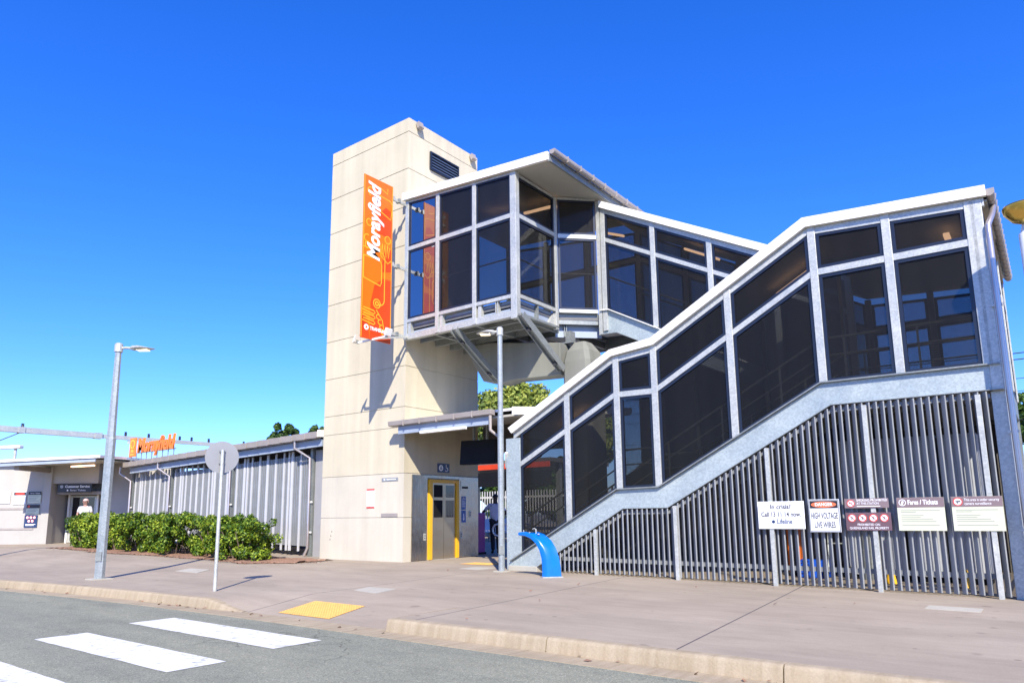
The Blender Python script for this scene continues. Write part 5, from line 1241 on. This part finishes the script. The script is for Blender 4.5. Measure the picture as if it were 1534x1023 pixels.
# ------------------------------------------------------------------ people
def skin_mesh(name, joints, bones, m, parent, lvl=2):
    me = bpy.data.meshes.new(name); b = BASE[parent.name]; keys = list(joints)
    me.from_pydata([tuple(Vector(joints[k][0]) - b) for k in keys], [(keys.index(a), keys.index(c)) for a, c in bones], [])
    o = bpy.data.objects.new(name, me); COL.objects.link(o); o.parent = parent
    md = o.modifiers.new('skin', 'SKIN'); md.use_smooth_shade = True
    if not me.skin_vertices: return o
    for i, k in enumerate(keys):
        r = joints[k][1]; me.skin_vertices[0].data[i].radius = r if isinstance(r, tuple) else (r, r)
    me.skin_vertices[0].data[0].use_root = True
    sd_ = o.modifiers.new('sub', 'SUBSURF'); sd_.levels = lvl; sd_.render_levels = lvl
    me.materials.append(MATS[m]); BASE[o.name] = b; return o
def person(x, y, z, H_, face, label, skin, shirt, trousers, arms, hat=None, step=.06):
    t = thing('person', label, 'person', (x, y, z))
    f = Vector((face[0], face[1], 0)).normalized(); s = Vector((f.y, -f.x, 0)); k = H_ / 1.75
    P = lambda a, b, c: Vector((x, y, z)) + (s * a + f * b + Vector((0, 0, c))) * k
    J = {'pel': (P(0, 0, .95), .13 * k), 'wai': (P(0, .01, 1.10), .115 * k), 'che': (P(0, .0, 1.30), (.145 * k, .115 * k)), 'nec': (P(0, -.01, 1.46), .06 * k), 'hd0': (P(0, .01, 1.54), .062 * k), 'hd1': (P(0, .02, 1.63), .088 * k), 'hd2': (P(0, .015, 1.70), .068 * k)}
    B = [('pel', 'wai'), ('wai', 'che'), ('che', 'nec'), ('nec', 'hd0'), ('hd0', 'hd1'), ('hd1', 'hd2')]
    for sd_, q in ((-1, 'l'), (1, 'r')):
        st_ = step * sd_
        J.update({'hip' + q: (P(.095 * sd_, 0, .90), .09 * k), 'kne' + q: (P(.10 * sd_, st_ + .02, .50), .06 * k), 'ank' + q: (P(.10 * sd_, st_ - .02, .09), .042 * k), 'toe' + q: (P(.11 * sd_, st_ + .14, .035), .036 * k)})
        B += [('pel', 'hip' + q), ('hip' + q, 'kne' + q), ('kne' + q, 'ank' + q), ('ank' + q, 'toe' + q)]
        e, h_ = arms[0 if sd_ < 0 else 1]
        hand = P(*h_); el_ = P(*e); dh = (hand - el_).normalized()
        J.update({'sho' + q: (P(.185 * sd_, 0, 1.40), .058 * k), 'elb' + q: (el_, .042 * k), 'wri' + q: (hand - dh * .02, .027 * k), 'pal' + q: (hand + dh * .06, (.036 * k, .018 * k))})
        B += [('che', 'sho' + q), ('sho' + q, 'elb' + q), ('elb' + q, 'wri' + q), ('wri' + q, 'pal' + q)]
        sv = dh.cross(f).normalized() if abs(dh.dot(f)) < .9 else s
        for i, (o_, ln) in enumerate(((-.030, .075), (-.010, .088), (.010, .082), (.030, .062))):
            a = hand + dh * .085 + sv * o_ * k; bq = a + dh * ln * .55 * k + f * .008; cq = bq + dh * ln * .4 * k + f * .022 * k
            J.update({f'f{i}a{q}': (a, .010 * k), f'f{i}b{q}': (bq, .009 * k), f'f{i}c{q}': (cq, .007 * k)}); B += [('pal' + q, f'f{i}a{q}'), (f'f{i}a{q}', f'f{i}b{q}'), (f'f{i}b{q}', f'f{i}c{q}')]
        a = hand + dh * .05 + f * .035 * k; bq = a + dh * .04 * k + f * .018 * k; J.update({'tha' + q: (a, .011 * k), 'thb' + q: (bq, .009 * k)}); B += [('pal' + q, 'tha' + q), ('tha' + q, 'thb' + q)]
    skin_mesh('body', J, B, skin, t)
    SJ = {kk: (J[kk][0], (J[kk][1][0] * 1.13, J[kk][1][1] * 1.16) if isinstance(J[kk][1], tuple) else J[kk][1] * 1.16) for kk in ('wai', 'pel', 'che', 'shol', 'shor')}
    SJ['top'] = (P(0, -.01, 1.43), .085 * k); SJ['pel'] = (P(0, 0, .90), .155 * k)
    for q, e in (('l', arms[0][0]), ('r', arms[1][0])): SJ['sl' + q] = (J['sho' + q][0].lerp(J['elb' + q][0], .75), .058 * k)
    skin_mesh('shirt', SJ, [('wai', 'pel'), ('wai', 'che'), ('che', 'top'), ('che', 'shol'), ('che', 'shor'), ('shol', 'sll'), ('shor', 'slr')], shirt, t)
    TJ = {'pel': (P(0, 0, .93), .142 * k)}; TB = []
    for q, sd_ in (('l', -1), ('r', 1)):
        TJ['hip' + q] = (J['hip' + q][0], .103 * k); TJ['kne' + q] = (J['kne' + q][0], .075 * k); TJ['cuf' + q] = (J['ank' + q][0] + Vector((0, 0, .0)), .062 * k); TB += [('pel', 'hip' + q), ('hip' + q, 'kne' + q), ('kne' + q, 'cuf' + q)]
    skin_mesh('trousers', TJ, TB, trousers, t)
    for q in 'lr': skin_mesh('shoe', {'a': (J['ank' + q][0] - Vector((0, 0, .045 * k)), .045 * k), 'b': (J['toe' + q][0] + Vector((0, 0, .01)), .042 * k)}, [('a', 'b')], 'black_plastic', t)
    hc = P(0, .005, 1.665)
    mb = MB(); rings = []
    for i in range(7):
        a = math.pi / 2 * i / 6; rings.append([hc + (s * math.cos(b_) * .097 + f * (math.sin(b_) * .112 - .012)) * k * max(math.cos(a), .02) + Vector((0, 0, (math.sin(a) * .10 - .02) * k)) for b_ in np.linspace(0, 2 * math.pi, 16, endpoint=False)])
    obj('hair' if not hat else 'cap', mb.loft(rings), hat or 'hair_black', t, smooth='all')
    if False: obj('brim', MB().loft([[hc + (s * math.cos(b_) * r_ + f * math.sin(b_) * r_ * 1.1) * k + Vector((0, 0, zz)) for b_ in np.linspace(0, 2 * math.pi, 20, endpoint=False)] for r_, zz in ((.09, .0), (.155, -.025), (.155, -.03), (.09, -.008))], False), hat, t, smooth='all')
    for sx in (-1, 1):
        ec = P(.033 * sx, .098, 1.625); obj('eye', MB().lathe(ec, [(.001, -.011 * k), (.011 * k, 0), (.001, .011 * k)], 8), 'black_plastic', t)
        obj('ear', MB().obox(P(.093 * sx, .0, 1.61), f * .016 * k, s * .008 * k, Vector((0, 0, .03 * k))), skin, t, bevel=.008)
    obj('nose', MB().loft([[P(-.008, .10, 1.62), P(.008, .10, 1.62), P(0, .09, 1.63)], [P(-.016, .105, 1.58), P(.016, .105, 1.58), P(0, .128, 1.585)]]), skin, t, smooth='all')
    obj('mouth', MB().obox(P(0, .094, 1.545), s * .024 * k, f * .006 * k, Vector((0, 0, .006 * k))), 'sign_maroon', t)
person(-28.5, 11.45, G(-28.5, 11.45), 1.72, (.75, -.66), 'person in a white shirt and pale hat behind the hedge', 'skin_light', 'shirt_white', 'trousers_dark', (((-.24, .02, 1.15), (-.25, .16, .95)), ((.24, .02, 1.15), (.25, .14, .93))), 'hat_cloth')
person(-14.10, 17.62, 0, 1.84, (-.75, .66), 'person in a lilac shirt and dark trousers beside the lift tower', 'skin_dark', 'shirt_lilac', 'trousers_dark', (((-.36, .10, 1.20), (-.34, .34, 1.16)), ((.33, -.03, 1.16), (.20, .16, 1.10))), None, .10)
